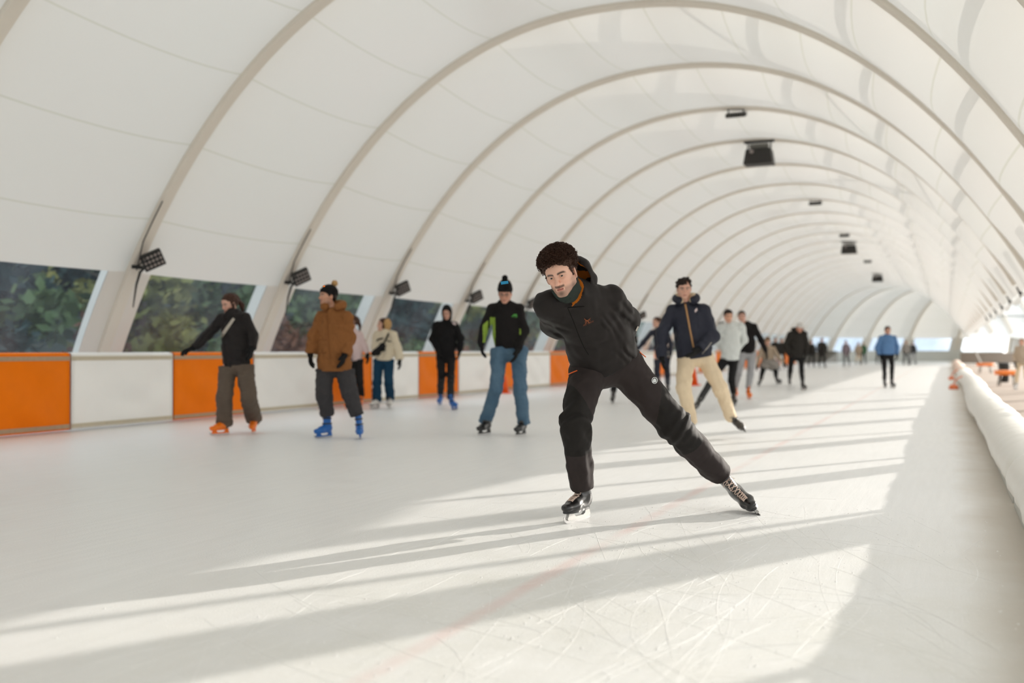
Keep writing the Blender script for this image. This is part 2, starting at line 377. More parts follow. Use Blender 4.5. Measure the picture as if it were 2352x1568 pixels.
# ================================================================== furniture of the rink
ORD = 'first second third fourth fifth sixth seventh eighth ninth tenth eleventh twelfth thirteenth fourteenth fifteenth sixteenth seventeenth eighteenth nineteenth twentieth twenty-first twenty-second twenty-third twenty-fourth twenty-fifth twenty-sixth twenty-seventh twenty-eighth'.split()
bounds = [8.1, 10.01, 11.93, 13.83, 15.75, 17.6, 19.55, 21.5, 23.6, 25.6, 27.5, 29.2]
while bounds[-1] < YB-2: bounds.append(bounds[-1]+1.93)
bounds = [6.2]+bounds
BX, BH = -10.5, 1.0
cnt = {'orange': 0, 'white': 0}
for i in range(len(bounds)-1):
    ya, yb = bounds[i]+.012, bounds[i+1]-.012
    colr = 'white' if i % 2 == 0 else 'orange'
    root = empty('board_panel', (BX, ya, 0)); R = random.Random(100+i)
    ph, sl = R.uniform(0, 6), R.uniform(.4, 1.0)
    def bump(u, h):      # slack of the tarpaulin: hanging folds
        e = min(1, 6*u, 6*(1-u))*min(1, 5*h, 5*(1-h)); dx = (u-.5)*1.9
        return e*(.016*math.sin(5.5*math.hypot(dx, 1.15-h)*2.1+ph)*sl+.010*math.sin(3*u*PI+ph*2)+.012*math.sin(9*(dx*.7+h)+ph))
    n1, n2 = 25, 17; vs = []
    for a in range(n1):
        u = a/(n1-1)
        for b in range(n2):
            h = b/(n2-1); vs.append(Vector((BX+bump(u, h), ya+(yb-ya)*u, .025+h*(BH-.025))))
    fs = grid_faces(n1, n2); nb = len(vs)
    for a in range(n1):      # back sheet and rounded top
        u = a/(n1-1); y = ya+(yb-ya)*u
        vs += [Vector((BX-.015, y, BH+.022)), Vector((BX-.075, y, BH+.03)), Vector((BX-.13, y, BH+.01)), Vector((BX-.14, y, .025))]
    for a in range(n1-1):
        q, r = nb+a*4, nb+(a+1)*4
        fs += [(a*n2+n2-1, (a+1)*n2+n2-1, r, q)]+[(q+c, r+c, r+c+1, q+c+1) for c in range(3)]+[(q+3, r+3, (a+1)*n2, a*n2)]
    fs += [tuple(list(range(n2))+[nb, nb+1, nb+2, nb+3])[::-1], tuple(list(range((n1-1)*n2, n1*n2))+[nb+(n1-1)*4+c for c in range(4)])]
    mesh_obj('cover', vs, fs, M['orange' if colr == 'orange' else 'white_tarp'], root, True)
    for z0, z1 in ((.045, .10), (BH-.075, BH-.02)):
        mb = MB(); q = []
        for a in range(n1):
            u = a/(n1-1); y = ya+(yb-ya)*u; d = .007
            q += [Vector((BX+bump(u, z0)+d, y, z0)), Vector((BX+bump(u, z1)+d, y, z1))]
        mb.add(q, grid_faces(n1, 2)); o = mb.build('webbing_strip', M['hem' if colr == 'orange' else 'hem_white'], root)
    k = cnt[colr]; cnt[colr] += 1
    tag(root, '%s tarpaulin board panel on the left rink edge, %s %s one from the left' % (colr, ORD[min(k, 27)], colr), 'rink board', 'board panels along the left edge')
def long_board(name, s0, s1, a, mat, label):
    sss = np.arange(s0, s1+.01, .8); vs = []
    for s in sss:
        vs += [place(a, s, .01), place(a, s, BH), place(a-.12, s, BH), place(a-.12, s, .01)]
    n = 4; fs = [(i*n+j, i*n+(j+1) % n, (i+1)*n+(j+1) % n, (i+1)*n+j) for i in range(len(sss)-1) for j in range(n)]
    fs += [(3, 2, 1, 0), tuple((len(sss)-1)*4+j for j in range(4))]
    o = mesh_obj(name, vs, fs, mat); tag(o, label, 'rink board', 'end boards'); return o
long_board('end_board', bounds[-1]+.03, YB+7, BX, M['dark_board'], 'long dark grey board curving round the far end of the rink')
long_board('end_board', YB+7.1, YB+18, BX, M['pale_board'], 'long pale grey board closing the far end of the rink')

# padded roll on the right edge of the ice
def roll(y0, y1, mat, label, r0=.22, seed=1):
    root = empty('padded_barrier', (.53, y0, 0)); R = random.Random(seed); n = 20; vs = []; ys = np.linspace(y0, y1, int((y1-y0)/.12)+6)
    phs = [R.uniform(0, 6) for _ in range(5)]
    for i, y in enumerate(ys):
        e = min(1, (i+.35)/2.2, (len(ys)-1-i+.35)/2.2); e = math.sqrt(max(0, 1-(1-e)**2))
        for j in range(n):
            q = 2*PI*j/n
            w = 1+.035*math.sin(1.7*y+phs[0])+.02*math.sin(9*y+3*q+phs[1])+.015*math.sin(17*y-2*q+phs[2])
            rr = r0*w*(.35+.65*e); sx = 1.12+.05*math.sin(.8*y+phs[3]); px = math.cos(q)*rr*sx; pz = math.sin(q)*rr
            if pz < -.75*rr: pz = -.75*rr
            vs.append(Vector((.55+.03*math.sin(.35*y+phs[4])+px, y, .76*r0+pz+.055*(y1 > 0))))
    fs = [(i*n+j, i*n+(j+1) % n, (i+1)*n+(j+1) % n, (i+1)*n+j) for i in range(len(ys)-1) for j in range(n)]
    fs += [tuple(range(n-1, -1, -1)), tuple(range((len(ys)-1)*n, len(ys)*n))]
    mesh_obj('padded_cover', vs, fs, mat, root, True)
    mb = MB()
    mb.box((.56, (y0+y1)/2, .03), (.30, (y1-y0)-.1, .055)); mb.build('base_plank', M['pale_board'], root)
    tag(root, label, 'barrier', 'padded rolls along the right edge'); return root
roll(.6, 7.7, M['pad'], 'nearest white padded barrier roll at the right picture edge', .20, 2)
roll(7.76, 39.6, M['pad'], 'long white padded barrier roll on the right side of the ice', .20, 5)
roll(39.7, 74, M['pad_pink'], 'pinkish worn padded roll at the far end of the right barrier', .20, 9)
def strap_block(p, label, z=1.0):
    root = empty('barrier_anchor', p); mb = MB(); p = Vector(p)
    mb.lathe([(a*z, b*z) for a, b in ((.02, 0), (.15, 0), (.16, .03), (.13, .13), (.06, .16), (.01, .165))], p, UP, 14); mb.build('weight', M['red_strap'], root, True)
    mb = MB(); mb.tube([p+Vector((0, 0, .15*z)), p+Vector((.04, .0, .22)), p+Vector((.12, 0, .30)), p+Vector((.22, 0, .36))], .016, 6); mb.build('strap', M['red_strap'], root, True)
    tag(root, label, 'anchor', 'orange barrier anchors')
strap_block((.16, 30.0, 0), 'nearest orange weight on the ice beside the white padded roll', .8)
strap_block((.14, 39.9, 0), 'orange weight at the joint of the white and pinkish rolls', .7)

# floodlights on the ribs at window-head height, left and right
def floodlight(k, side, label, proto=[None]):
    y = RIB0+k*BAY
    i = (np.argmin(np.abs(GZ[:1500]-2.28)) if side < 0 else 1500+np.argmin(np.abs(GZ[1500:]-2.28)))
    base = place(GX[i]-side*.15, y, GZ[i])
    if proto[0] is None:
        root = empty('floodlight', (0, 0, 0)); mb = MB()
        ax = Matrix.Rotation(math.radians(-32), 3, 'Z') @ Matrix.Rotation(math.radians(20), 3, 'Y') @ Matrix.Rotation(math.radians(28), 3, 'X'); X = ax @ Vector((1, 0, 0)); Z = ax @ Vector((0, 0, 1)); Y = ax @ Vector((0, 1, 0))
        c = Vector((.20, 0, .05)); mb.box(c, (.07, .30, .24), (X, Y, Z))
        for q in np.linspace(-.12, .12, 9): mb.box(c-X*.055+Y*q, (.05, .008, .22), (X, Y, Z))
        mb.build('housing', M['black_metal'], root, bevel=.006)
        mb = MB()
        for a in range(5):
            for b in range(3):
                mb.lathe([(.004, .016), (.018, .012), (.021, 0), (.021, -.004)][::-1], c+X*.036+Y*((a-2)*.055)+Z*((b-1)*.068), X, 10)
        mb.build('led_array', M['led'], root, True)
        mb = MB(); mb.box((-.04, 0, -.05), (.07, .05, .04)); mb.tube([(0, -.16, -.05), (.12, -.16, -.02), (.20, -.16, .05)], .012, 6); mb.tube([(0, .16, -.05), (.12, .16, -.02), (.20, .16, .05)], .012, 6); mb.box((.0, 0, -.05), (.03, .36, .05))
        mb.build('bracket', M['black_metal'], root)
        mb = MB(); mb.tube([(.14, -.02, -.02), (.06, -.09, -.12), (.02, -.12, -.30), (-.03, -.13, -.62)], [.012, .02, .016, .008], 6)
        mb.tube([(.02, -.12, -.10), (.13, -.11, .3), (.325, -.11, .62), (.475, -.11, .85)], .009, 5); mb.build('cable', M['black_plastic'], root, True)
        proto[0] = root; r = root
    else:
        r = proto[0].copy(); COL.objects.link(r)
        for ch in proto[0].children:
            c = ch.copy(); COL.objects.link(c); c.parent = r
    r.location = base; r.rotation_euler = (0, 0, 0 if side < 0 else PI)
    tag(r, label, 'floodlight', 'floodlights on the ribs'); return r
LN = ['on the rib left of the woman with the grey bag strap', 'on the rib just left of the man in the brown jacket', 'on the rib above the woman in the cream sweater', 'on the rib right of the black hooded skater', 'on the rib hidden close behind the dark sweater shoulder']
for k in range(0, 12):
    lab = 'black floodlight '+LN[k] if k < 5 else 'small far black floodlight low on the left wall, %s rib from the left edge' % ORD[k]
    floodlight(k, -1, lab)
for n_, k in enumerate(range(3, 9)):
    y = RIB0+k*BAY; p = Vector((wall_x(EAVE, True), y-.12, EAVE)); root = empty('eave_clamp', p); mb = MB()
    mb.tube([p+Vector((-.10, 0, .10)), p+Vector((-.05, 0, .0)), p+Vector((-.03, 0, -.10))], [.012, .018, .012], 8); mb.build('clamp_arm', M['black_metal'], root, True)
    MB().box(p+Vector((-.02, 0, -.02)), (.04, .06, .05)).build('clamp_jaw', M['black_metal'], root, bevel=.008)
    tag(root, 'dark clamp on the right eave above the bright opening, %s from the right picture edge' % ORD[n_], 'clamp', 'eave clamps')

# things hanging at the crown
def crown_at(u, v, h):
    r = ray(u, v); t = (h-EYE)/r.z; return CAMP+r*t
def crown_light(k, label):
    a = -4.15; i = np.argmin(np.abs(GX-a)); p = Vector((a, RIB0+k*BAY-.02, GZ[i]-.09)); root = empty('ceiling_floodlight', p); mb = MB()
    ax = Matrix.Rotation(math.radians(18), 3, 'X'); X, Y, Z = (ax @ Vector(q) for q in ((1, 0, 0), (0, 1, 0), (0, 0, 1)))
    mb.box(p-Z*.10, (.42, .26, .09), (X, Y, Z)); mb.build('housing', M['black_metal'], root, bevel=.01)
    mb = MB()
    for q in np.linspace(-.17, .17, 8): mb.box(p-Z*.10-Y*.14+X*q, (.012, .03, .085), (X, Y, Z))
    mb.build('cooling_fins', M['grey_metal'], root)
    mb = MB(); mb.box(p-Vector((.16, 0, .02)), (.02, .05, .14)); mb.box(p-Vector((-.16, 0, .02)), (.02, .05, .14)); mb.build('bracket', M['black_metal'], root)
    tag(root, label, 'floodlight', 'floodlights at the crown')
def speaker(k, label):
    a = -4.25; i = np.argmin(np.abs(GX-a)); p = Vector((a, RIB0+k*BAY-.05, GZ[i]-.08)); root = empty('speaker_box', p); mb = MB()
    w, h0, h1, d = .72, -.22, -.60, .42
    mb.add([p+Vector(q) for q in ((-w*.42, -d/2, h0), (w*.42, -d/2, h0), (w*.42, d/2, h0), (-w*.42, d/2, h0), (-w/2, -d*.62, h1), (w/2, -d*.62, h1), (w/2, d/2, h1), (-w/2, d/2, h1))],
           [(3, 2, 1, 0), (4, 5, 6, 7), (0, 1, 5, 4), (1, 2, 6, 5), (2, 3, 7, 6), (3, 0, 4, 7)]); mb.build('cabinet', M['black_plastic'], root, bevel=.02)
    mb = MB(); mb.box(p+Vector((-.28, 0, -.12)), (.03, .06, .24)); mb.box(p+Vector((.28, 0, -.12)), (.03, .06, .24)); mb.box(p+Vector((0, 0, -.02)), (.74, .10, .05)); mb.build('hanging_frame', M['black_metal'], root)
    mb = MB(); mb.box(p+Vector((0, 0, -.13)), (.46, .2, .10)); mb.build('amplifier', M['grey_metal'], root, bevel=.01)
    mb = MB(); mb.lathe([(.03, 0), (.05, .02), (.05, .05)], p+Vector((-.14, -d*.5-.03, -.30)), (0, -1, 0), 10); mb.build('corner_knob', M['led'], root, True)
    tag(root, label, 'loudspeaker', 'loudspeakers at the crown')
crown_light(3, 'small black floodlight at the crown, nearest of the ceiling floodlights')
speaker(4, 'large black speaker box hanging from the crown, nearest one')
crown_light(7, 'small black ceiling floodlight between the first and second speaker boxes')
crown_light(10, 'small black ceiling floodlight just above the second speaker box')
speaker(11, 'second black speaker box hanging at the crown further down the tunnel')
crown_light(14, 'small faint ceiling floodlight above the farthest speaker box')
speaker(17, 'farthest small black speaker box under the crown')

def cone(u, v, hh, label):
    p = on_ground(u, v); p.z = 0; root = empty('traffic_cone', p); s = hh/.5; mb = MB()
    mb.box(p+Vector((0, 0, .015*s)), (.30*s, .30*s, .03*s)); mb.lathe([(.11*s, .03*s), (.035*s, .48*s), (.03*s, .5*s), (.012*s, .5*s)], p, UP, 18); mb.build('cone_body', M['cone'], root, True)
    tag(root, label, 'cone', 'orange cones on the ice')
cone(1593, 885, .62, 'orange cone seen between the legs of the man in beige trousers')
cone(1160, 903, .42, 'small orange cone behind the jeans of the man with the bobble hat')
cone(1523, 862, .40, 'orange cone behind the long-haired skater in navy')

def low_table(y, a, w, label):
    root = empty('low_table', (a, y, 0)); mb = MB(); h = .46
    mb.lathe([(.01, h), (w*.96, h), (w, h-.02), (w, h-.13), (w*.96, h-.14), (.01, h-.14)][::-1], (a, y, 0), UP, 28); mb.build('table_top', M['table_orange'], root, True)
    for q in range(4):
        c, s = math.cos(q*PI/2+.6), math.sin(q*PI/2+.6); MB().tube([(a+c*w*.7, y+s*w*.7, h-.14), (a+c*w*.9, y+s*w*.9, 0)], .02, 8).build('leg', M['grey_metal'], root, True)
    tag(root, label, 'table', 'orange tables beside the rink')
low_table(33.5, 1.62, .34, 'orange low table on the terrace right of the padded barrier')
low_table(52, 1.62, .38, 'far orange table on the terrace near the barrier tip')
root = empty('waste_bin', (1.72, 37.4, 0)); mb = MB(); mb.lathe([(.12, 0), (.15, .02), (.17, .56), (.18, .58), (.15, .60), (.02, .61)], (1.72, 37.4, 0), UP, 18); mb.build('bin_body', M['black_plastic'], root, True)
MB().lathe([(.02, 0), (.185, .0), (.18, .03), (.02, .05)], (1.72, 37.4, .60), UP, 18).build('lid', M['black_metal'], root, True)
tag(root, 'small dark bin on the terrace behind the orange low table', 'bin')
o = MB().box((14, 92, .42), (26, .4, .84)).build('terrace_wall', M['terrace']); tag(o, kind='structure')

# ------------------------------------------------------------------ trees on the bank outside the left windows
def leaf_mat(name, c1, c2):
    m = pbr(name, c1, .8, rgb2=c2, nscale=.8, spec=.1); return m
LEAF = [leaf_mat('leaf_green', (104, 122, 78), (60, 82, 62)), leaf_mat('leaf_dark', (58, 78, 72), (36, 52, 58)), leaf_mat('leaf_yellow', (150, 146, 84), (92, 104, 66)), leaf_mat('leaf_rust', (124, 82, 60), (74, 62, 52))]
def foliage(mb, c, rx, rz, n, size, R):
    for _ in range(n):
        while True:
            d = Vector((R.uniform(-1, 1), R.uniform(-1, 1), R.uniform(-1, 1)))
            if d.length <= 1: break
        d *= (.55+.45*R.random()); p = c+Vector((d.x*rx, d.y*rx, d.z*rz)); a = Vector((R.gauss(0, 1), R.gauss(0, 1), R.gauss(0, 1))).normalized(); b = a.orthogonal().normalized(); s = size*R.uniform(.6, 1.4)
        mb.add([p-a*s, p+b*s*.55, p+a*s, p-b*s*.55], [(0, 1, 2, 3)])
def ground_h(x): return -.05+.32*max(0, (-12.5-x)-3)
def tree(x, y, h, w, mats, label, seed, kind='tree'):
    R = random.Random(seed); z = ground_h(x); root = empty('leafy_shrub' if kind == 'shrub' else 'broadleaf_tree', (x, y, z)); c = Vector((x, y, z))
    if kind != 'shrub':
        mb = MB(); top = c+Vector((R.uniform(-.3, .3), R.uniform(-.3, .3), h*.8)); mb.tube([c-Vector((0, 0, .2)), c+(top-c)*.5+Vector((.1, 0, 0)), top], [.14, .10, .04], 8)
        for _ in range(5):
            t = R.uniform(.35, .75); p = c+(top-c)*t; mb.tube([p, p+Vector((R.uniform(-1, 1)*w*.6, R.uniform(-1, 1)*w*.6, h*.14))], [.05, .015], 6)
        mb.build('trunk', M['bark'], root, True)
    mb = MB()
    nb = 15 if kind != 'shrub' else 6
    for _ in range(nb):
        mb.mi = 0 if R.random() < .7 else 1
        q = R.uniform(.05, .95) if kind != 'shrub' else R.uniform(.3, .7)
        foliage(mb, c+Vector((R.uniform(-.5, .5)*w, R.uniform(-.5, .5)*w, h*q)), w*.62*(1.15-.6*q), h*.17 if kind != 'shrub' else h*.45, 240, .17 if kind != 'shrub' else .09, R)
    mb.build('foliage', mats, root)
    tag(root, label, kind, 'trees and shrubs on the bank outside')
L0, L1, L2, L3 = LEAF
R = random.Random(21); nt_ = 0
for row, (n, x0, y0, sp, w, h) in enumerate(((12, -17.2, 10.5, 4.0, 1.75, 4.3), (13, -21.2, 13.0, 4.2, 1.85, 4.8), (12, -25.6, 14.0, 5.2, 2.3, 6.0))):
    for i in range(n):
        tree(x0-R.uniform(-.2, .2), y0+i*sp+R.uniform(-.2, .2), h+R.uniform(-.4, .8), w, [[L0, L2], [L1, L0], [L2, L0], [L0, L1]][(i+row) % 4], '%s %s tree from the left in the %s row on the bank outside' % (ORD[i], 'broadleaf', ('front', 'middle', 'back')[row]), 50+i+40*row)
for i in range(18):
    y = 11.5+i*2.5+R.uniform(-.2, .2); x = -13.5-R.uniform(0, .5)
    tree(x, y, 1.5+R.uniform(-.3, .6), .95, [[L1, L3], [L3, L2], [L1, L0]][i % 3], '%s low shrub from the left below the window line, %s' % (ORD[i], ['dark leaved', 'rust and yellow', 'deep green'][i % 3]), 90+i, 'shrub')

# ------------------------------------------------------------------ light, sky, camera
sun = bpy.data.lights.new('sun', 'SUN'); sun.energy = 6.4; sun.angle = math.radians(.6); sun.color = (1.0, .93, .84)
so = bpy.data.objects.new('sun', sun); COL.objects.link(so)
d = Vector((-.486, -.874, -.215)).normalized(); so.rotation_euler = d.to_track_quat('-Z', 'Y').to_euler(); so.location = (20, 40, 15)
w = bpy.data.worlds.new('sky'); SC.world = w; w.use_nodes = True; nt = w.node_tree; nt.nodes.clear()
wo = nt.nodes.new('ShaderNodeOutputWorld'); bg = nt.nodes.new('ShaderNodeBackground'); nt.links.new(bg.outputs[0], wo.inputs[0])
tc = nt.nodes.new('ShaderNodeTexCoord'); dt = nt.nodes.new('ShaderNodeVectorMath'); dt.operation = 'DOT_PRODUCT'
dt.inputs[1].default_value = tuple(-d); nt.links.new(tc.outputs['Generated'], dt.inputs[0])
mr = nt.nodes.new('ShaderNodeMapRange'); mr.inputs[1].default_value = -.4; mr.inputs[2].default_value = 1.0; mr.inputs[3].default_value = 0; mr.inputs[4].default_value = 1
nt.links.new(dt.outputs['Value'], mr.inputs[0])
cr = nt.nodes.new('ShaderNodeMix'); cr.data_type = 'RGBA'; nt.links.new(mr.outputs[0], cr.inputs['Factor'])
cr.inputs[6].default_value = (.82, .92, 1.0, 1); cr.inputs[7].default_value = (1.55, 1.50, 1.42, 1)
nt.links.new(cr.outputs[2], bg.inputs[0]); bg.inputs[1].default_value = 2.1

cam = bpy.data.cameras.new('camera'); co = bpy.data.objects.new('camera', cam); COL.objects.link(co)
cam.sensor_width = 36; cam.lens = F/2352*36; cam.clip_start = .05; cam.clip_end = 400
co.matrix_world = Matrix.Translation(CAMP) @ Matrix.Rotation(YAW, 4, 'Z') @ Matrix.Rotation(PI/2+PIT, 4, 'X') @ Matrix.Rotation(ROLL, 4, 'Z')
cam.dof.use_dof = True; cam.dof.focus_distance = 6.08; cam.dof.aperture_fstop = 1.25; cam.dof.aperture_blades = 0
SC.camera = co
vs_ = SC.view_settings; SC.display_settings.display_device = 'sRGB'; vs_.view_transform = 'Standard'; vs_.look = 'None'; vs_.gamma = 1; vs_.use_curve_mapping = False; vs_.exposure = -0.2
cy = SC.cycles; cy.use_denoising = True; cy.max_bounces = 14; cy.diffuse_bounces = 8; cy.glossy_bounces = 4; cy.transmission_bounces = 8; cy.transparent_max_bounces = 12; cy.sample_clamp_indirect = 8.0; cy.caustics_reflective = False; cy.caustics_refractive = False
# ================================================================== people: implicit surfaces, meshed with sparse surface nets
f32 = np.float32
def V3(p): return np.array(p, f32)
class Prim:
    __slots__ = ('a', 'b', 'ra', 'rb', 'n', 'k', 'sm', 'sub', 'fn')
    def __init__(s, a, b, ra, rb=None, n=None, k=1.0, sm=.02, sub=False, fn=None):
        s.a = V3(a) if a is not None else None; s.b = V3(b) if b is not None else None; s.ra = ra; s.rb = ra if rb is None else rb
        s.n = None if n is None else V3(Vector(n).normalized()); s.k = k; s.sm = sm; s.sub = sub; s.fn = fn
    def d(s, P):
        if s.fn is not None: return s.fn(P)
        a, b = s.a, s.b; p = P-a; ba = b-a
        if s.n is not None:
            e = (1/s.k-1); p = p+np.outer(p @ s.n, s.n)*f32(e); ba = ba+s.n*f32((ba @ s.n)*e)
        L = float(ba @ ba)
        if L < 1e-9: return np.sqrt((p*p).sum(1))-f32(s.ra)
        h = np.clip((p @ ba)/f32(L), 0, 1); q = p-h[:, None]*ba
        return np.sqrt((q*q).sum(1))-(f32(s.ra)+h*f32(s.rb-s.ra))
def C(a, b, ra, rb=None, n=None, k=1.0, sm=.02): return Prim(a, b, ra, rb, n, k, sm)
def S(a, r, n=None, k=1.0, sm=.02): return Prim(a, a, r, r, n, k, sm)
def ell(c, r, axes, sm=.02, sub=False):
    c = V3(c); A = np.array([list(x) for x in axes], f32); r = V3(r)
    def fn(P):
        q = (P-c) @ A.T; q0 = q/r; k0 = np.sqrt((q0*q0).sum(1)); q1 = q0/r; k1 = np.sqrt((q1*q1).sum(1))+f32(1e-9)
        return k0*(k0-1)/k1
    return Prim(None, None, 0, fn=fn, sm=sm, sub=sub)
def smin(a, b, k):
    h = np.maximum(f32(k)-np.abs(a-b), 0)/f32(k); return np.minimum(a, b)-h*h*f32(k*.25)
def smax(a, b, k): return -smin(-a, -b, k)
def field(prims, mods=()):
    def f(P):
        d = None; use = prims
        if len(prims) > 10 and 8 < len(P) < 60000:
            lo_, hi_ = P.min(0), P.max(0); c = ((lo_+hi_)*.5)[None].astype(f32); R_ = float(np.linalg.norm(hi_-lo_))*.5*1.7
            if R_ < .6:
                dc = [float(p.d(c)[0]) for p in prims]; m0 = min(x for x, p in zip(dc, prims) if not p.sub)
                use = [p for x, p in zip(dc, prims) if (x-R_ < (max(0, m0)*0+R_*.6+.03) if p.sub else x-R_ <= m0+R_+p.sm+.03)]
        for p in use:
            q = p.d(P)
            if d is None: d = q
            elif p.sub: d = smax(d, -q, p.sm)
            else: d = smin(d, q, p.sm)
        for m in mods: d = m(P, d)
        return d
    return f
def cut_plane(pt, nrm, k=.01):
    """remove what lies on the side the normal points to"""
    pt = V3(pt); nrm = V3(Vector(nrm).normalized())
    return lambda P, d: smax(d, (P-pt) @ nrm, k)
def folds(amp, scale, seed=0, dirn=None, stretch=.25):
    """cloth folds: warped waves, elongated along dirn"""
    r = np.random.RandomState(seed); Wv = []
    dn = None if dirn is None else V3(Vector(dirn).normalized())
    for i in range(7):
        w = r.normal(size=3); w = w/np.linalg.norm(w)
        if dn is not None: w = w-dn*(w @ dn)*(1-stretch); w = w/np.linalg.norm(w)
        Wv.append((w.astype(f32)*f32(scale*r.uniform(.6, 1.7)), f32(r.uniform(0, 6.28)), r.normal(size=3).astype(f32)*f32(scale*.35)))
    def m(P, d):
        s = 0
        for w, ph, w2 in Wv: s = s+np.sin(P @ w+ph+1.3*np.sin(P @ w2+ph*2))
        return d+f32(amp/3.0)*s
    return m
CORN = np.array([(x, y, z) for x in (0, 1) for y in (0, 1) for z in (0, 1)], np.int64)
def polygonise(f, lo, hi, h, B=6):
    lo = np.array(lo, np.float64); hi = np.array(hi, np.float64); bs = B*h
    nb = np.ceil((hi-lo)/bs).astype(int)+1
    g = np.stack(np.meshgrid(*[np.arange(n) for n in nb], indexing='ij'), -1).reshape(-1, 3)
    ctr = (lo+(g+.5)*bs).astype(f32); dc = np.concatenate([f(ctr[i:i+200000]) for i in range(0, len(ctr), 200000)])
    g = g[np.abs(dc) < bs*.866*1.75+h]
    sc_ = g//5; g = g[np.lexsort((g[:, 2], g[:, 1], g[:, 0], sc_[:, 2], sc_[:, 1], sc_[:, 0]))]
    loc = np.stack(np.meshgrid(*[np.arange(B+1)]*3, indexing='ij'), -1).reshape(-1, 3)
    n = len(g); D = np.empty((n, (B+1)**3), f32); ch = max(1, 30000//(B+1)**3)
    for i in range(0, n, ch):
        P = lo+((g[i:i+ch, None, :]*B+loc[None])*h); D[i:i+ch] = f(P.reshape(-1, 3).astype(f32)).reshape(-1, (B+1)**3)
    D = D.reshape(n, B+1, B+1, B+1); SG = D < 0
    # cells
    cs = sum(SG[:, x:B+x, y:B+y, z:B+z].astype(np.int8) for x, y, z in CORN); act = (cs > 0) & (cs < 8)
    bi, ci, cj, ck = np.nonzero(act)
    cell = np.stack([ci, cj, ck], -1); gi = g[bi]*B+cell
    dim = (nb*B+2).astype(np.int64); key = (gi[:, 0]*dim[1]+gi[:, 1])*dim[2]+gi[:, 2]
    cv = np.stack([D[bi, ci+x, cj+y, ck+z] for x, y, z in CORN], 1)
    acc = np.zeros((len(key), 3)); cnt = np.zeros(len(key))
    for i in range(8):
        for ax in range(3):
            if CORN[i][ax] == 0:
                j = i+(4, 2, 1)[ax]; a, b = cv[:, i], cv[:, j]; m = (a < 0) != (b < 0); t = np.where(m, a/np.where(m, a-b, 1), 0)
                p = np.repeat(CORN[i][None].astype(float), len(key), 0); p[:, ax] += t; acc[m] += p[m]; cnt[m] += 1
    verts = lo+(gi+acc/cnt[:, None])*h
    order = np.argsort(key); key = key[order]; verts = verts[order]; quads = []
    strd = (dim[1]*dim[2], dim[2], 1)
    for ax in range(3):
        sl0 = [slice(0, B+1)]*3; e0 = [slice(0, B)]*3; e1 = [slice(0, B)]*3
        e0 = [slice(0, B) for _ in range(3)]; e1 = [slice(0, B) for _ in range(3)]; e1[ax] = slice(1, B+1)
        s0 = SG[(slice(None), *e0)]; s1 = SG[(slice(None), *e1)]
        bi, a, b, c = np.nonzero(s0 != s1); flip = s0[bi, a, b, c]
        gg = g[bi]*B+np.stack([a, b, c], -1); k0 = (gg[:, 0]*dim[1]+gg[:, 1])*dim[2]+gg[:, 2]
        u, v = strd[(ax+1) % 3], strd[(ax+2) % 3]
        kk = np.stack([k0-u-v, k0-v, k0, k0-u], 1); idx = np.searchsorted(key, kk); idx = np.minimum(idx, len(key)-1)
        ok = (key[idx] == kk).all(1); q = idx[ok]; fl = flip[ok]; q[~fl] = q[~fl][:, ::-1]; quads.append(q)
    return verts, np.concatenate(quads)
def sdf_mesh(name, f, lo, hi, h, mats, parent, color=None, midx=None, relax=1):
    v, q = polygonise(f, lo, hi, h)
    for _ in range(relax):
        a = np.zeros_like(v); c = np.zeros(len(v))
        for i in range(4):
            np.add.at(a, q[:, i], v[q[:, (i+1) % 4]]); np.add.at(c, q[:, i], 1)
        c = np.maximum(c, 1); v = v*.5+.5*a/c[:, None]
    me = bpy.data.meshes.new(name)
    me.vertices.add(len(v)); me.vertices.foreach_set('co', v.astype(f32).ravel())
    me.loops.add(q.size); me.loops.foreach_set('vertex_index', q.astype(np.int32).ravel())
    me.polygons.add(len(q)); me.polygons.foreach_set('loop_start', np.arange(0, q.size, 4, dtype=np.int32)); me.polygons.foreach_set('loop_total', np.full(len(q), 4, np.int32))
    me.polygons.foreach_set('use_smooth', np.ones(len(q), bool))
    for m in (mats if isinstance(mats, (list, tuple)) else [mats]): me.materials.append(m)
    if midx is not None: me.polygons.foreach_set('material_index', midx(v[q].mean(1)).astype(np.int32))
    me.update(calc_edges=True)
    if color is not None:
        ca = me.color_attributes.new('Col', 'FLOAT_COLOR', 'POINT'); cc = color(v.astype(f32)); ca.data.foreach_set('color', np.concatenate([cc, np.ones((len(cc), 1))], 1).astype(f32).ravel())
    o = bpy.data.objects.new(name, me); COL.objects.link(o)
    if parent is not None: o.parent = parent; o.matrix_parent_inverse = parent.matrix_world.inverted_safe()
    return o

def skin_mat(name, rough=.5):
    m, nt, out = nodes(name); b = N(nt, 'ShaderNodeBsdfPrincipled'); b.inputs['Roughness'].default_value = rough
    a = N(nt, 'ShaderNodeVertexColor', layer_name='Col'); nt.links.new(a.outputs[0], b.inputs['Base Color'])
    b.inputs['Subsurface Weight'].default_value = .12; b.inputs['Subsurface Radius'].default_value = (.012, .005, .003); b.inputs['Subsurface Scale'].default_value = .6
    tc = N(nt, 'ShaderNodeTexCoord'); n = N(nt, 'ShaderNodeTexNoise', Scale=420.0, Detail=2.0); nt.links.new(tc.outputs['Object'], n.inputs['Vector'])
    bp = N(nt, 'ShaderNodeBump', Strength=.12, Distance=.002); nt.links.new(n.outputs['Fac'], bp.inputs['Height']); nt.links.new(bp.outputs[0], b.inputs['Normal'])
    nt.links.new(b.outputs[0], out.inputs[0]); return m
M['skin'] = skin_mat('skin')
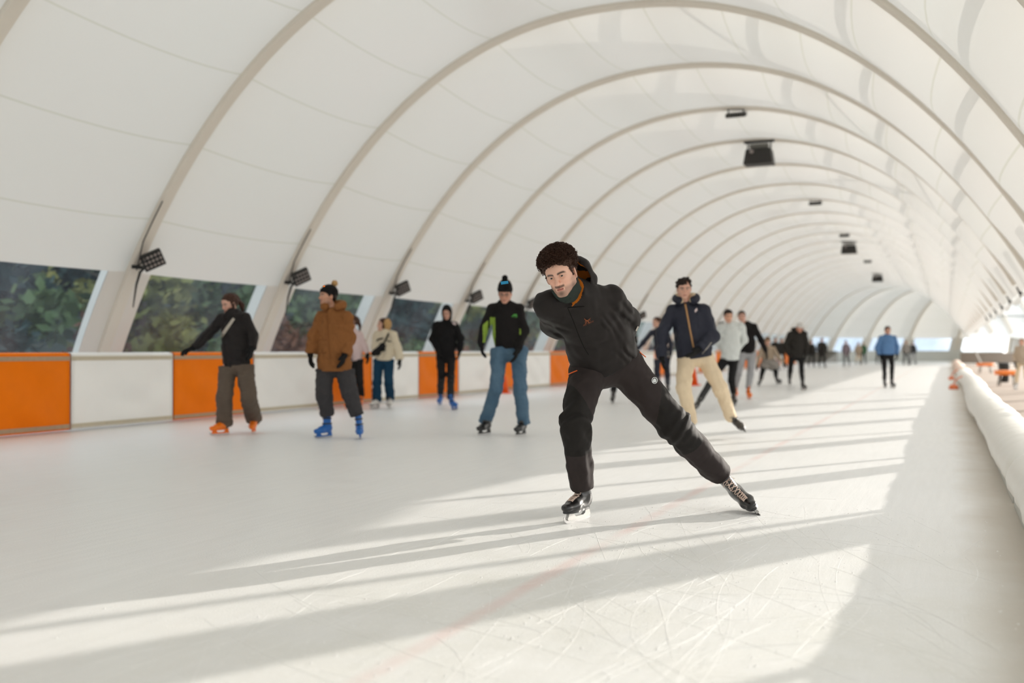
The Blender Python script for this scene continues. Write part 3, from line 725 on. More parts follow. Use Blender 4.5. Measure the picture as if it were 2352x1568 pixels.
M['eye_white'] = pbr('eye_white', (226, 220, 214), .15); M['iris'] = pbr('eye_iris', (70, 52, 40), .1); M['pupil'] = pbr('pupil', (10, 9, 9), .08)
def fabric(name, rgb, rough=.75, noise=.06, bump=.12, bscale=300, sheen=.0, spec=.22, **k):
    return pbr(name, rgb, rough, noise=noise, nscale=9, bump=bump, bscale=bscale, sheen=sheen, spec=spec, **k)

# ------------------------------------------------------------------ head in its own frame: x = person's right, y = forward, z = up, origin at eye level
class Frame:
    def __init__(s, o, fwd, up, scale=1.0):
        s.o = Vector(o); s.y = Vector(fwd).normalized(); s.x = s.y.cross(Vector(up)).normalized(); s.z = s.x.cross(s.y).normalized(); s.s = scale
    def p(s, x, y, z): return s.o+(s.x*x+s.y*y+s.z*z)*s.s
    def dir(s, x, y, z): return s.x*x+s.y*y+s.z*z
    def local(s, P):
        A = np.array([list(s.x), list(s.y), list(s.z)], f32); return ((P-V3(s.o)) @ A.T)/f32(s.s)
    def axes(s): return (s.x, s.y, s.z)
def head_prims(fr, detail=True, female=False):
    s = fr.s; E = lambda c, r, sm=.02, sub=False: ell(fr.p(*c), [q*s for q in r], fr.axes(), sm*s, sub)
    K = lambda a, b, ra, rb=None, sm=.015: C(fr.p(*a), fr.p(*b), ra*s, (ra if rb is None else rb)*s, sm=sm*s)
    jw = .041 if female else .046
    L = [E((0, -.012, .032), (.074, .094, .080)), E((0, .030, -.030), (.059, .056, .080), .03), E((0, .052, .028), (.058, .034, .044), .03)]
    for x in (1, -1):
        L += [K((x*jw, -.002, -.066), (x*.016, .068, -.098), .021, .015, .028), K((x*.056, -.006, -.028), (x*jw, -.004, -.066), .019, .021, .025),
              K((x*.030, .072, -.026), (x*.055, .030, -.014), .018, .016, .022),
              K((x*.010, .083, .017), (x*.046, .058, .020), .0105, .0095, .013)]
    L += [K((-.010, .074, -.100), (.010, .074, -.100), .014, None, .02), E((0, .066, -.066), (.030, .022, .026), .02)]
    if detail:
        for x in (1, -1): L.append(E((x*.031, .094, -.002), (.018, .020, .0125), .012, True))
        nw = .0095 if not female else .0085
        L += [K((0, .081, .012), (0, .108, -.033), .0070, .0105, .010), K((0, .100, -.038), (0, .110, -.036), nw, nw*.92, .007)]
        for x in (1, -1):
            L += [K((x*.0115, .090, -.040), (x*.0125, .093, -.041), .0085, .0075, .007)]
            # eyelids close over the eyeball
            L += [E((x*.031, .0742, .0010), (.0152, .0152, .0145), .004), E((x*.031, .0925, -.0008), (.0148, .0120, .0046), .0022, True)]
        for x in (1, -1): L.append(E((x*.0060, .1000, -.0475), (.0035, .0050, .0030), .003, True))
        L += [K((-.018, .080, -.0675), (0, .0885, -.0650), .0042, .0060, .006), K((.018, .080, -.0675), (0, .0885, -.0650), .0042, .0060, .006),
              K((-.014, .081, -.0770), (.014, .081, -.0770), .0068, None, .007), K((-.016, .0862, -.0712), (.016, .0862, -.0712), .0019, None, .004)]
        L[-1].sub = True
    for x in (1, -1):       # ears
        L += [ell(fr.p(x*.080, -.012, -.016), [.0085*s, .019*s, .032*s], (fr.dir(.92, x*-.35, 0) if x > 0 else fr.dir(.92, .35, 0), fr.dir(x*.35, .92, 0), fr.z), .008*s)]
        if detail: L.append(ell(fr.p(x*.086, -.008, -.014), [.0055*s, .010*s, .019*s], fr.axes(), .006*s, True))
    return L
def head_color(fr, skin, beard=0.0, hairc=(30, 22, 18), lip=(178, 96, 84), brow=1.0, flush=.25):
    sk = np.array(lin(skin)[:3]); hb = np.array(lin(hairc)[:3]); lp = np.array(lin(lip)[:3]); red = sk*np.array([1.05, .78, .72])
    def g(x, a): return np.exp(-(x/a)**2)
    def col(P):
        q = fr.local(P); x, y, z = np.abs(q[:, 0]), q[:, 1], q[:, 2]; c = np.repeat(sk[None], len(P), 0)
        front = np.clip((y-.02)/.03, 0, 1)
        fl = flush*(g(np.hypot(x-.036, z+.032), .022)+g(np.hypot(x, z+.036), .014)+.8*g(np.hypot(q[:, 1]+.012, (z+.016)), .03)*(x > .07))
        c = c+(red-c)*np.clip(fl, 0, .7)[:, None]
        l = g(z+.0715, .0075)*np.clip(1-(x/.0205)**4, 0, 1)*(y > .06); c = c+(lp-c)*np.clip(l*1.2, 0, 1)[:, None]*.85
        mo = g(z+.0712, .0022)*(x < .018)*(y > .06); c = c*(1-.75*mo)[:, None]
        bz = .0150+.0028*np.clip(1-((x-.036)/.02)**2, -1, 1)-(x > .045)*(x-.045)*.3
        b = g(z-bz, .0054)*np.clip((x-.008)/.007, 0, 1)*np.clip((.058-x)/.012, 0, 1)*front*brow; c = c+(hb-c)*np.clip(b*1.3, 0, 1)[:, None]*.92
        e = g(np.hypot((x-.031)/1.9, z+.001), .0085)*(y > .05)*.35; c = c*(1-e)[:, None]
        if beard:
            jaw = np.clip((-.052-z)/.02, 0, 1)*np.clip((y+.02)/.05, 0, 1)*(1-np.clip(g(z+.0715, .009)*(x < .026), 0, 1))
            side = np.clip((x-.040)/.022, 0, 1)*np.clip((-.005-z)/.03, 0, 1)*np.clip((y+.015)/.02, 0, 1)*np.clip((.06-y)/.03, 0, 1)
            mou = g(z+.0565-.12*x*x/.03, .0058)*np.clip((.031-x)/.008, 0, 1)*(y > .06)*1.5; ch = g(np.hypot(x, (z+.096)), .017)*.9*(y > .05)
            bb = np.clip(.55*jaw+.38*side+mou+.5*ch, 0, 1)*beard
            c = c+(hb-c)*np.clip(bb*.86, 0, .9)[:, None]
        return c
    return col
def add_eyes(root, fr, gaze=(0, 1, 0), col='iris'):
    s = fr.s
    for x in (1, -1):
        c = fr.p(x*.031, .0735, 0); g = fr.dir(*gaze).normalized(); mb = MB(); r = .0135*s
        prof = [(max(1e-4, r*math.sin(t)), r*math.cos(t)) for t in np.linspace(PI, 0.0, 26)]
        mb.lathe(prof, c, g, 24)
        for i, f_ in enumerate(mb.f):
            pc = sum((mb.v[j] for j in f_), Vector())/len(f_); an = (pc-c).normalized().angle(g)
            mb.m[i] = 2 if an < .20 else (1 if an < .47 else 0)
        mb.build('eye', [M['eye_white'], M[col], M['pupil']], root, True)

# ------------------------------------------------------------------ hands
def hand_prims(w, d, side, nrm, r=1.0, curl=.5, spread=.12, thumb_out=.6, fist=0.0):
    """w wrist, d towards the knuckles, side = thumb side, nrm = out of the back of the hand"""
    d = Vector(d).normalized(); nrm = (Vector(nrm)-d*Vector(nrm).dot(d)).normalized(); side = (Vector(side)-d*Vector(side).dot(d)); side = (side-nrm*side.dot(nrm)).normalized()
    w = Vector(w); L = [C(w-d*.02, w+d*.02, .026*r, .030*r, nrm, .72, .02)]
    kn = w+d*.088
    L += [C(w+d*.03+side*.014, kn+side*.022, .026*r, .022*r, nrm, .55, .02), C(w+d*.03-side*.014, kn-side*.022-d*.006, .026*r, .021*r, nrm, .55, .02)]
    for i, (o, ln, rr) in enumerate(((.034, .068, .0098), (.012, .078, .0102), (-.011, .072, .0098), (-.033, .056, .0086))):
        p = kn+side*o-d*(.004 if i == 0 else .012 if i == 3 else 0); dr = (d+side*o*spread*8).normalized(); c = curl*(.8+.12*i)+fist
        for seg, fr_ in enumerate((.42, .33, .25)):
            ang = c*(.55 if seg == 0 else .75); dr = (dr*math.cos(ang)-nrm*math.sin(ang)).normalized() if seg else (dr*math.cos(c*.5)-nrm*math.sin(c*.5)).normalized()
            q = p+dr*ln*fr_*1.25; L.append(C(p, q, rr*r*(1-.09*seg), rr*r*(1-.09*(seg+1)), sm=.006)); p = q
            # keep the bend in the finger plane
            nn = nrm-dr*nrm.dot(dr); nrm2 = nn.normalized() if nn.length > 1e-3 else nrm
    t0 = w+d*.022+side*.026; td = (d*.62+side*thumb_out-nrm*.25).normalized(); t1 = t0+td*.042; td2 = (d*.9+side*.15-nrm*.35).normalized()
    L += [C(w+d*.02+side*.012, t0, .020*r, .016*r, sm=.015), C(t0, t1, .0145*r, .0120*r, sm=.012), C(t1, t1+td2*.034, .0120*r, .0095*r, sm=.006)]
    return L

# ------------------------------------------------------------------ ice skates
def make_skate_mesh():
    fr = Frame((0, 0, 0), (0, 1, 0), (0, 0, 1))
    boot = [C((0, -.075, .118), (0, -.02, .108), .040, .036, (1, 0, 0), .85, .03), C((0, -.02, .105), (0, .085, .100), .036, .046, (0, 0, 1), .8, .03), C((0, .085, .10), (0, .155, .098), .045, .037, (0, 0, 1), .75, .03),
            C((0, -.045, .15), (0, .07, .118), .046, .038, None, 1, .03), C((0, -.052, .13), (0, -.040, .285), .044, .051, (1, 0, 0), .88, .03), C((0, .0, .19), (0, -.005, .275), .026, .030, None, 1, .03)]
    f = field(boot, [cut_plane((0, 0, .074), (0, 0, -1), .008), cut_plane((0, -.04, .305), (0, -.10, 1), .008)])
    v, q = polygonise(f, (-.09, -.16, .05), (.09, .23, .34), .006)
    me = bpy.data.meshes.new('boot'); me.from_pydata([tuple(x) for x in v], [], [tuple(int(i) for i in x) for x in q]); me.polygons.foreach_set('use_smooth', np.ones(len(q), bool)); me.update()
    sole = MB(); out = []
    for t in np.linspace(0, 2*PI, 40, endpoint=False):
        y = .035+.150*math.cos(t); w = .040+.008*math.cos(t)-.010*math.exp(-((y+.0)/.05)**2); out.append((w*math.sin(t)*1.05, y))
    n = len(out); sole.add([(x, y, .066) for x, y in out]+[(x*1.04, y, .082) for x, y in out], [(i, (i+1) % n, n+(i+1) % n, n+i) for i in range(n)]+[tuple(range(n-1, -1, -1)), tuple(range(n, 2*n))])
    # holder: two posts and a beam, with the open gap between them
    hold = MB()
    prof = [(-.105, .068), (-.060, .068), (-.052, .045), (-.030, .036), (.060, .036), (.078, .046), (.086, .068), (.140, .068), (.150, .045), (.160, .030), (.150, .020), (-.105, .020), (-.118, .030), (-.112, .050)]
    n = len(prof); hold.add([(-.010, y, z) for y, z in prof]+[(.010, y, z) for y, z in prof], [tuple(range(n)), tuple(range(2*n-1, n-1, -1))]+[((i+1) % n, i, n+i, n+(i+1) % n) for i in range(n)])
    bl = MB(); prof = [(-.125, .024), (.165, .024), (.178, .040), (.190, .046), (.196, .038), (.186, .018), (.160, .004), (.120, .0), (-.100, .0), (-.128, .006)]
    n = len(prof); bl.add([(-.002, y, z) for y, z in prof]+[(.002, y, z) for y, z in prof], [tuple(range(n)), tuple(range(2*n-1, n-1, -1))]+[((i+1) % n, i, n+i, n+(i+1) % n) for i in range(n)])
    # laces zigzag over the tongue, found on the boot surface by casting rays from in front
    bv = BVHTree.FromPolygons([Vector(x) for x in v], [tuple(int(i) for i in x) for x in q])
    def surf(x, t):
        p = Vector((x, .118-.118*t+.012*math.sin(PI*t), .128+.150*t-.018*math.sin(PI*t))); k = min(1, t*1.3); n = Vector((0, .35+.6*k, .94-.62*k)).normalized()
        o = p+n*.15; h = bv.ray_cast(o, -n); return (h[0]+h[1]*.0028) if h[0] else p
    lace = MB(); R_ = 8
    for i in range(R_):
        t = .02+.90*i/R_; t2 = t+.86/R_
        for a, b in ((-1, 1), (1, -1)):
            wv = .017+.006*min(1, t*1.2); pts = [surf(a*wv*(1-2*u)+0*b, t+(t2-t)*u*.75) for u in np.linspace(0, 1, 7)]
            lace.tube(pts, .0032, 6)
    p = surf(0, .98); lace.tube([p, p+Vector((.03, .02, .012)), p+Vector((.050, .012, -.012)), p+Vector((.02, .022, -.004)), p], .0022, 5); lace.tube([p, p+Vector((-.03, .018, .008)), p+Vector((-.048, .018, -.02)), p+Vector((-.02, .022, -.006)), p], .0022, 5)
    lace.tube([p, p+Vector((.02, .028, -.03)), p+Vector((.03, .03, -.06))], .0022, 5)
    strap = MB()
    for zz in (.185, .255):
        for _ in range(1):
            pts = []
            for q_ in np.linspace(-2.4, 2.4, 17):
                o = Vector((math.sin(q_)*.2, -.03+math.cos(q_)*.2, zz)); h = bv.ray_cast(o, (Vector((0, -.035, zz))-o).normalized()); pts.append((h[0]+h[1]*.003) if h[0] else o*.3)
            strap.tube(pts, .010, 6)
    def me_of(mb, name, sm=False):
        m = bpy.data.meshes.new(name); m.from_pydata([tuple(x) for x in mb.v], [], mb.f); m.polygons.foreach_set('use_smooth', np.full(len(mb.f), sm)); m.update(); return m
    return dict(boot=me, sole=me_of(sole, 'sole'), holder=me_of(hold, 'holder'), blade=me_of(bl, 'blade'), laces=me_of(lace, 'laces', True), strap=me_of(strap, 'strap', True))
SK = make_skate_mesh()
for m_ in SK.values(): m_.materials.append(None)
def skate(root, pos, fwd, up, mats, laces=True, scale=1.0):
    """pos = middle of the blade on the ice"""
    fr = Frame(pos, fwd, up, scale); mat = Matrix((list(fr.x)+[0], list(fr.y)+[0], list(fr.z)+[0], [0, 0, 0, 1])).transposed()
    mat = Matrix.Translation(fr.o) @ mat @ Matrix.Scale(scale, 4)
    boot = bpy.data.objects.new('ice_skate', SK['boot']); COL.objects.link(boot); boot.parent = root; boot.matrix_world = root.matrix_world.copy()
    boot.matrix_parent_inverse = root.matrix_world.inverted_safe(); boot.matrix_basis = mat
    def part(n, m):
        o = bpy.data.objects.new(n, SK[n]); COL.objects.link(o); o.parent = boot; o.material_slots[0].link = 'OBJECT'; o.material_slots[0].material = m
    boot.material_slots[0].link = 'OBJECT'; boot.material_slots[0].material = mats[0]
    part('sole', mats[1]); part('holder', mats[2]); part('blade', M['blade'])
    part('laces' if laces else 'strap', mats[3])
    return fr
M['blade'] = pbr('blade_steel', (205, 205, 205), .25, .9)
M['skate_black'] = pbr('black_leather', (24, 23, 24), .28, coat=.3); M['skate_lace'] = pbr('beige_lace', (214, 190, 176), .8); M['skate_silver'] = pbr('silver_holder', (206, 204, 200), .35, .35)
M['sk_blue'] = pbr('blue_plastic', (30, 100, 178), .4); M['sk_orange'] = pbr('orange_plastic', (246, 122, 8), .4); M['sk_darkgrey'] = pbr('grey_leather', (74, 70, 66), .5); M['sk_white'] = pbr('white_leather', (214, 210, 204), .45)
SKB = (M['skate_black'], M['skate_black'], M['skate_silver'], M['skate_lace']); SKBLUE = (M['sk_blue'],)*3+(M['skate_black'],); SKOR = (M['sk_orange'],)*3+(M['skate_black'],)
SKDG = (M['sk_darkgrey'], M['skate_black'], M['skate_black'], M['skate_black']); SKW = (M['sk_white'], M['skate_black'], M['skate_silver'], M['skate_black'])
SKK = (M['skate_black'], M['skate_black'], M['black_metal'], M['sk_darkgrey'])
# ================================================================== person builder
def cv(x, y, z):
    """direction from (image right, towards the camera, up)"""
    return (RGT*x-FWD*y+UP*z)
def mapj(D, d):
    return {k: at_depth(v[0], v[1], D+(v[2] if len(v) > 2 else 0)) for k, v in d.items()}
def cap_cut(a, b, ra, rb, n=None, k=1.0, sm=.03, flare=None):
    a, b = Vector(a), Vector(b); base = C(a, b+(b-a).normalized()*.1, ra, rb, n, k); ax = (b-a).normalized()
    pb, pn = V3(b), V3(ax)
    return Prim(None, None, 0, fn=lambda P: smax(base.d(P), (P-pb) @ pn, .012), sm=sm)
def fade(ms, pt, nrm, w=.05):
    pt = V3(pt); nrm = V3(Vector(nrm).normalized())
    def m(P, d):
        e = 0
        for q in ms: e = e+q(P, np.zeros(len(P), f32))
        return d+e*np.clip(((P-pt) @ nrm)/f32(w), 0, 1)
    return m
def bounds_of(pts, pad):
    a = np.array([list(p) for p in pts]); return a.min(0)-pad, a.max(0)+pad
def tvec(J):
    rx = (J['shR']-J['shL']).normalized(); pv = (J['hipL']+J['hipR'])*.5; ct = (J['shL']+J['shR'])*.5
    up = (ct-pv).normalized(); fw = up.cross(rx).normalized(); return rx, fw, up, ct, pv
def body_prims(J, fr, detail, female, hands, sc=1.0):
    rx, fw, up, ct, pv = tvec(J); wsh = (J['shR']-J['shL']).length*.5; q = sc
    neck0 = ct+up*.02*q; neck1 = fr.p(0, -.022, -.075)
    L = head_prims(fr, detail, female)+[C(neck0, neck1, .056*q, .050*q, sm=.03)]
    ch = ct-up*.13*q; wa = ct+(pv-ct)*.66
    L += [C(ch, wa, .140*q, .118*q, fw, .68, .06), C(wa, pv, .115*q, .110*q, fw, .72, .06), C(J['shL'], J['shR'], .052*q, sm=.05)]
    for s in 'LR':
        L += [C(J['sh'+s], J['el'+s], .050*q, .038*q), C(J['el'+s], J['wr'+s], .038*q, .025*q), C(J['hip'+s], J['kn'+s], .066*q, .046*q, sm=.02), C(J['kn'+s], J['an'+s], .046*q, .033*q),
              C(J['an'+s], J['fp'+s]+J.get('up'+s, UP)*.108*q-J['ft'+s]*.03*q, .034*q, .028*q)]
        L += hands[s]
    return L
def default_hands(J, sc=1.0, curl=.45, detail=True):
    rx, fw, up, ct, pv = tvec(J); H = {}
    for s, sg in (('L', -1), ('R', 1)):
        d = (J['wr'+s]-J['el'+s]).normalized(); d = J.get('hd'+s, d)
        H[s] = hand_prims(J['wr'+s], d, J.get('th'+s, fw), J.get('hn'+s, rx*sg), sc, curl)
    return H
def rough(amp, scale, seed=1): return folds(amp, scale, seed)
def hair_obj(root, fr, style, mat, h):
    s = fr.s; E = lambda c, r, sm=.02, sub=False: ell(fr.p(*c), [x*s for x in r], fr.axes(), sm, sub); mods = [rough(.004*s, 130, 3)]; extra = []
    L = [E((0, -.016, .045), (.083, .103, .080)), E((0, -.05, -.005), (.076, .066, .070), .03), E((0, .075, -.035), (.062, .070, .088), .012, True)]
    for x in (1, -1): L.insert(2, C(fr.p(x*.066, .015, .03), fr.p(x*.071, .022, -.012), .013*s, .008*s, sm=.02))
    if style == 'wavy':
        L += [C(fr.p(-.05, .055, .10), fr.p(.05, .055, .105), .022*s, .02*s, sm=.02), C(fr.p(.055, .04, .08), fr.p(.07, .0, .05), .022*s, sm=.02), C(fr.p(-.055, .04, .08), fr.p(-.07, .0, .05), .022*s, sm=.02)]; mods = [rough(.010*s, 90, 5)]
    if style in ('ponytail', 'long'):
        L += [C(fr.p(0, -.10, .06), fr.p(0, -.125, .02), .030*s, .028*s, sm=.03)]
        if style == 'long':
            for x in (1, -1):
                p = [fr.p(x*.072, .0, -.02), fr.p(x*.082, .035, -.12), fr.p(x*.070, .075, -.20), fr.p(x*.062, .095, -.29)]
                for a, b, ra, rb in zip(p, p[1:], (.020, .020, .018), (.020, .018, .006)): L.append(C(a, b, ra*s, rb*s, sm=.02))
        p = [fr.p(0, -.125, .02), fr.p(-.02, -.15, -.08), fr.p(-.03, -.14, -.19)]
        for a, b, ra, rb in zip(p, p[1:], (.030, .028), (.028, .010)): L.append(C(a, b, ra*s, rb*s, sm=.02))
        mods = [folds(.005, 150, 2, fr.z, .1)]
    if style == 'bun': L += [C(fr.p(0, -.11, .07), fr.p(0, -.125, .075), .036*s, sm=.01)]
    if style == 'bob': L += [E((0, -.03, -.03), (.098, .09, .10), .03), E((0, .085, -.04), (.066, .085, .10), .012, True)]
    f = field(L, mods); lo, hi = bounds_of([fr.p(0, 0, 0)], .24*s if style in ('short', 'wavy', 'bun', 'bob') else .40*s)
    return sdf_mesh('hair', f, lo, hi, h, mat, root)
def beanie_obj(root, fr, mat, h, pom=None, pommat=None, tall=0.0, fold=True):
    s = fr.s; E = lambda c, r, sm=.02, sub=False: ell(fr.p(*c), [x*s for x in r], fr.axes(), sm, sub)
    f = field([E((0, -.018, .045+tall*.4), (.091, .112, .096+tall))], [cut_plane(fr.p(0, .05, .030), fr.dir(0, .30, -1), .006), folds(.0018, 190, 4, fr.z, .05)]); lo, hi = bounds_of([fr.p(0, 0, .05)], .2*s)
    o = sdf_mesh('beanie', f, lo, hi, h, mat, root)
    if fold:
        f = field([E((0, -.018, .050), (.0965, .117, .096))], [cut_plane(fr.p(0, .05, .026), fr.dir(0, .30, -1), .008), cut_plane(fr.p(0, .05, .078), fr.dir(0, -.30, 1), .008), folds(.0018, 190, 4, fr.z, .05)])
        sdf_mesh('folded_brim', f, lo, hi, h, mat, o)
    if pom:
        f = field([S(fr.p(*pom), .036*s)], [rough(.006, 260, 6)]); lo, hi = bounds_of([fr.p(*pom)], .07*s); sdf_mesh('pompon', f, lo, hi, h*.8, pommat or mat, o)
    return o
def hood_up(root, fr, mat, h):
    s = fr.s; E = lambda c, r, sm=.02, sub=False: ell(fr.p(*c), [x*s for x in r], fr.axes(), sm, sub)
    f = field([E((0, -.02, .015), (.098, .118, .128)), C(fr.p(0, -.03, -.08), fr.p(0, -.02, -.13), .085*s, .09*s, sm=.05), E((0, .09, -.022), (.066, .075, .098), .012, True)], [folds(.004, 60, 3)])
    lo, hi = bounds_of([fr.p(0, 0, 0)], .26*s); return sdf_mesh('hood', f, lo, hi, h, mat, root)
def hood_down(root, J, mat, h, lining=None, size=1.0, rise=.105):
    rx, fw, up, ct, pv = tvec(J); z = size; L = []
    ring = [ct+up*rise*z+(rx*math.sin(t)*.098-fw*(math.cos(t)*.085-.01)+up*.02*math.cos(t))*z for t in np.linspace(-2.3, 2.3, 12)]
    for a, b in zip(ring, ring[1:]): L.append(C(a, b, .044*z, sm=.02))
    L.append(ell(ct-fw*.115*z+up*.01, [.115*z, .06*z, .10*z], (rx, fw, up), .04))
    lo, hi = bounds_of([ct], .30*z); f = field(L, [folds(.005, 55, 4)]); mid = V3(ct+up*(rise+.015)*z); U = V3(up)
    def mi(Pm):
        q = Pm-mid; ax = q @ U; r = np.linalg.norm(q-ax[:, None]*U, axis=1); return ((r < .107*z) & (ax > -.06)).astype(int) if lining else np.zeros(len(Pm), int)
    return sdf_mesh('hood', f, lo, hi, h, [mat, lining or mat], root, midx=mi)
def person(label, J, face, headup, o, group='skaters'):
    """J joints in the world, o = options"""
    h = o.get('h', .008); sc = o.get('sc', 1.0); female = o.get('female', False); detail = o.get('detail', True)
    rx, fw, up, ct, pv = tvec(J); base = (J['fpL']+J['fpR'])*.5; root = empty('person', (base.x, base.y, 0))
    tag(root, label, 'person', group)
    fr = Frame(J['head'], face, headup, sc*o.get('headsc', 1.0)); hands = default_hands(J, sc*o.get('handsc', .84 if o.get('gloves') else 1.0), o.get('curl', .45))
    allp = [J[k] for k in J if isinstance(J[k], Vector) and k[:2] not in ('ft', 'hd', 'th', 'hn', 'up', 'fp')]+[fr.p(0, 0, .15)]
    lo, hi = bounds_of(allp, .24*sc)
    sdf_mesh('body', field(body_prims(J, fr, detail, female, hands, sc)), lo, hi, h*.75, M['skin'], root, color=head_color(fr, o.get('skin', (214, 168, 146)), o.get('beard', 0), o.get('hairc', (40, 30, 24)), o.get('lip', (186, 108, 98))), relax=0)
    if detail and h < .009: add_eyes(root, fr, o.get('gaze', (0, 1, -.15)))
    # upper garment
    T = o['top']; g = T.get('fat', 1.0)*sc; drop = T.get('drop', .08)*sc; wsh = (J['shR']-J['shL']).length*.5
    wst = ct+(pv-ct)*.62; hem = pv-up*drop; ar = T.get('arm', .062)*sc; cr = T.get('chest', wsh*.86); hr = T.get('hem', wsh*.95); wr_ = T.get('waist', (cr+hr)*.48)
    nb_ = ct+up*.035*sc
    P = [C(ct-up*.13*sc, wst, cr, wr_, fw, T.get('k', .70), .05), C(wst, hem-up*.1, wr_, hr, fw, T.get('k', .72), .06), C(ct-up*.03, ct+up*.055*sc, .082*sc, .070*sc, sm=.05)]
    P += [C(nb_, J['shL'], .074*sc, ar*.86, sm=.05), C(nb_, J['shR'], .074*sc, ar*.86, sm=.05)]
    amp = T.get('fold', .008); fm = [folds(amp, T.get('fs', 30), o.get('seed', 1)), folds(amp*.5, 75, o.get('seed', 1)+9)]
    torso = Prim(None, None, 0, fn=field(P, [fade(fm, hem, up), cut_plane(hem, -up, .012)]), sm=.035)
    arms = []
    for s in 'LR':
        w2 = J['el'+s]+(J['wr'+s]-J['el'+s])*T.get('sleeve', 1.0)
        arms += [C(J['sh'+s], J['el'+s], ar*.98, ar*.90, sm=.04), cap_cut(J['el'+s], w2, ar*.93, T.get('cuff', ar*.66), sm=.03)]
    armf = Prim(None, None, 0, fn=field(arms, [folds(amp*.8, 42, o.get('seed', 1)+4)]), sm=.035)
    f = field([torso, armf])
    sdf_mesh(T['name'], f, lo, hi, h, T['mat'], root, midx=T.get('midx'), relax=1)
    # lower garment
    B = o['pants']; rT, rK, rH = [x*sc for x in B.get('r', (.095, .072, .06))]
    P = [C(J['hipL'], J['hipR'], rT*1.06, sm=.06), C(pv, pv+up*.10*sc, .12*sc, .12*sc, fw, .75, .05)]
    for s in 'LR':
        P += [C(J['hip'+s], J['kn'+s], rT, rK, sm=.03), cap_cut(J['kn'+s], J['an'+s]+(J['an'+s]-J['kn'+s]).normalized()*B.get('ext', .02), rK, rH, sm=.025)]
    amp = B.get('fold', .006); f = field(P, [cut_plane(hem+up*.03*sc, up, .02), folds(amp, 32, o.get('seed', 1)+3), folds(amp*.6, 80, o.get('seed', 1)+5)])
    sdf_mesh(B.get('name', 'trousers'), f, lo, hi, h, B['mat'], root, midx=B.get('midx'))
    if o.get('gloves'):
        for s in 'LR':
            if s in o.get('bare', ''): continue
            hp_ = default_hands(J, sc*1.0, o.get('curl', .45))[s]; w = J['wr'+s]; d = (w-J['el'+s]).normalized()
            for p in hp_: p.ra += .003+h*.2; p.rb += .003+h*.2
            hp_ += [cap_cut(w+d*.01, w-d*.045*sc, .036*sc, .037*sc, sm=.02)]
            l2, h2 = bounds_of([w, w+J.get('hd'+s, d)*.12], .12); sdf_mesh('glove', field(hp_), l2, h2, min(h, .007), o['gloves'], root)
    hs = o.get('hair')
    if hs: hair_obj(root, fr, hs, o.get('hairmat'), h*.8)
    # skates
    sk = o.get('skates', SKB)
    for s in 'LR': skate(root, J['fp'+s], J['ft'+s], J.get('up'+s, UP), sk, o.get('laces', False), sc*o.get('sksc', .92))
    return root, fr, lo, hi
# things conformed to a surface: vertices are thrown onto the garment from in front and lifted off it a little
def bvh_of(o):
    me = o.data; mw = o.matrix_world
    n = len(me.vertices); co = np.empty(n*3, f32); me.vertices.foreach_get('co', co); co = co.reshape(-1, 3)
    return BVHTree.FromPolygons([Vector(c) for c in co.tolist()], [tuple(p.vertices) for p in me.polygons])
def throw(bv, pts, off=.002):
    out = []; last = None
    for u, v in pts:
        r = ray(u, v).normalized(); hit = bv.ray_cast(CAMP, r)
        if hit[0] is None: out.append(None); continue
        n = hit[1] if hit[1].dot(r) < 0 else -hit[1]; out.append(hit[0]+n*off-r*off); last = hit[0].dot(r)
    for i, p in enumerate(out):
        if p is None: out[i] = CAMP+ray(*pts[i]).normalized()*(last or 6.0)
    return out
def patch(name, bv, polys, mat, root, off=.002, sub=2):
    """flat outlines given as photo coordinates, laid on the surface"""
    bm = bmesh.new()
    for poly in polys:
        try: bm.faces.new([bm.verts.new((x, y, 0)) for x, y in poly])
        except ValueError: pass
    bmesh.ops.triangulate(bm, faces=bm.faces[:])
    if sub: bmesh.ops.subdivide_edges(bm, edges=bm.edges[:], cuts=sub, use_grid_fill=True)
    px = [(v.co.x, v.co.y) for v in bm.verts]; bm.verts.index_update(); fs = [tuple(v.index for v in f.verts) for f in bm.faces]; bm.free()
    return mesh_obj(name, throw(bv, px, off), fs, mat, root)
def stripe(name, bv, px, w, mat, root, off=.001, n=6):
    pts = []
    for (a, b) in zip(px, px[1:]):
        for t in np.linspace(0, 1, 7)[:-1]: pts.append((a[0]+(b[0]-a[0])*t, a[1]+(b[1]-a[1])*t))
    pts.append(px[-1]); return MB().tube(throw(bv, pts, off), w, n).build(name, mat, root, True)
def lettering(name, text, bv, org, ux, uy, mat, root):
    cu = bpy.data.curves.new('t', 'FONT'); cu.body = text; cu.size = 1; ob = bpy.data.objects.new('t', cu); COL.objects.link(ob)
    bpy.context.view_layer.update(); me = bpy.data.meshes.new_from_object(ob.evaluated_get(bpy.context.evaluated_depsgraph_get()))
    px = [(org[0]+v.co.x*ux[0]+v.co.y*uy[0], org[1]+v.co.x*ux[1]+v.co.y*uy[1]) for v in me.vertices]; fs = [tuple(p.vertices) for p in me.polygons]
    bpy.data.objects.remove(ob); return mesh_obj(name, throw(bv, px, .003), fs, mat, root)
def to_px(P):
    q = P-V3(CAMP); c, s_ = math.cos(YAW), math.sin(YAW); x = q[:, 0]*c+q[:, 1]*s_; y = -q[:, 0]*s_+q[:, 1]*c; z = q[:, 2]; c, s_ = math.cos(PIT), math.sin(PIT); y, z = y*c+z*s_, -y*s_+z*c
    return 1176+F*x/y, 784-F*z/y
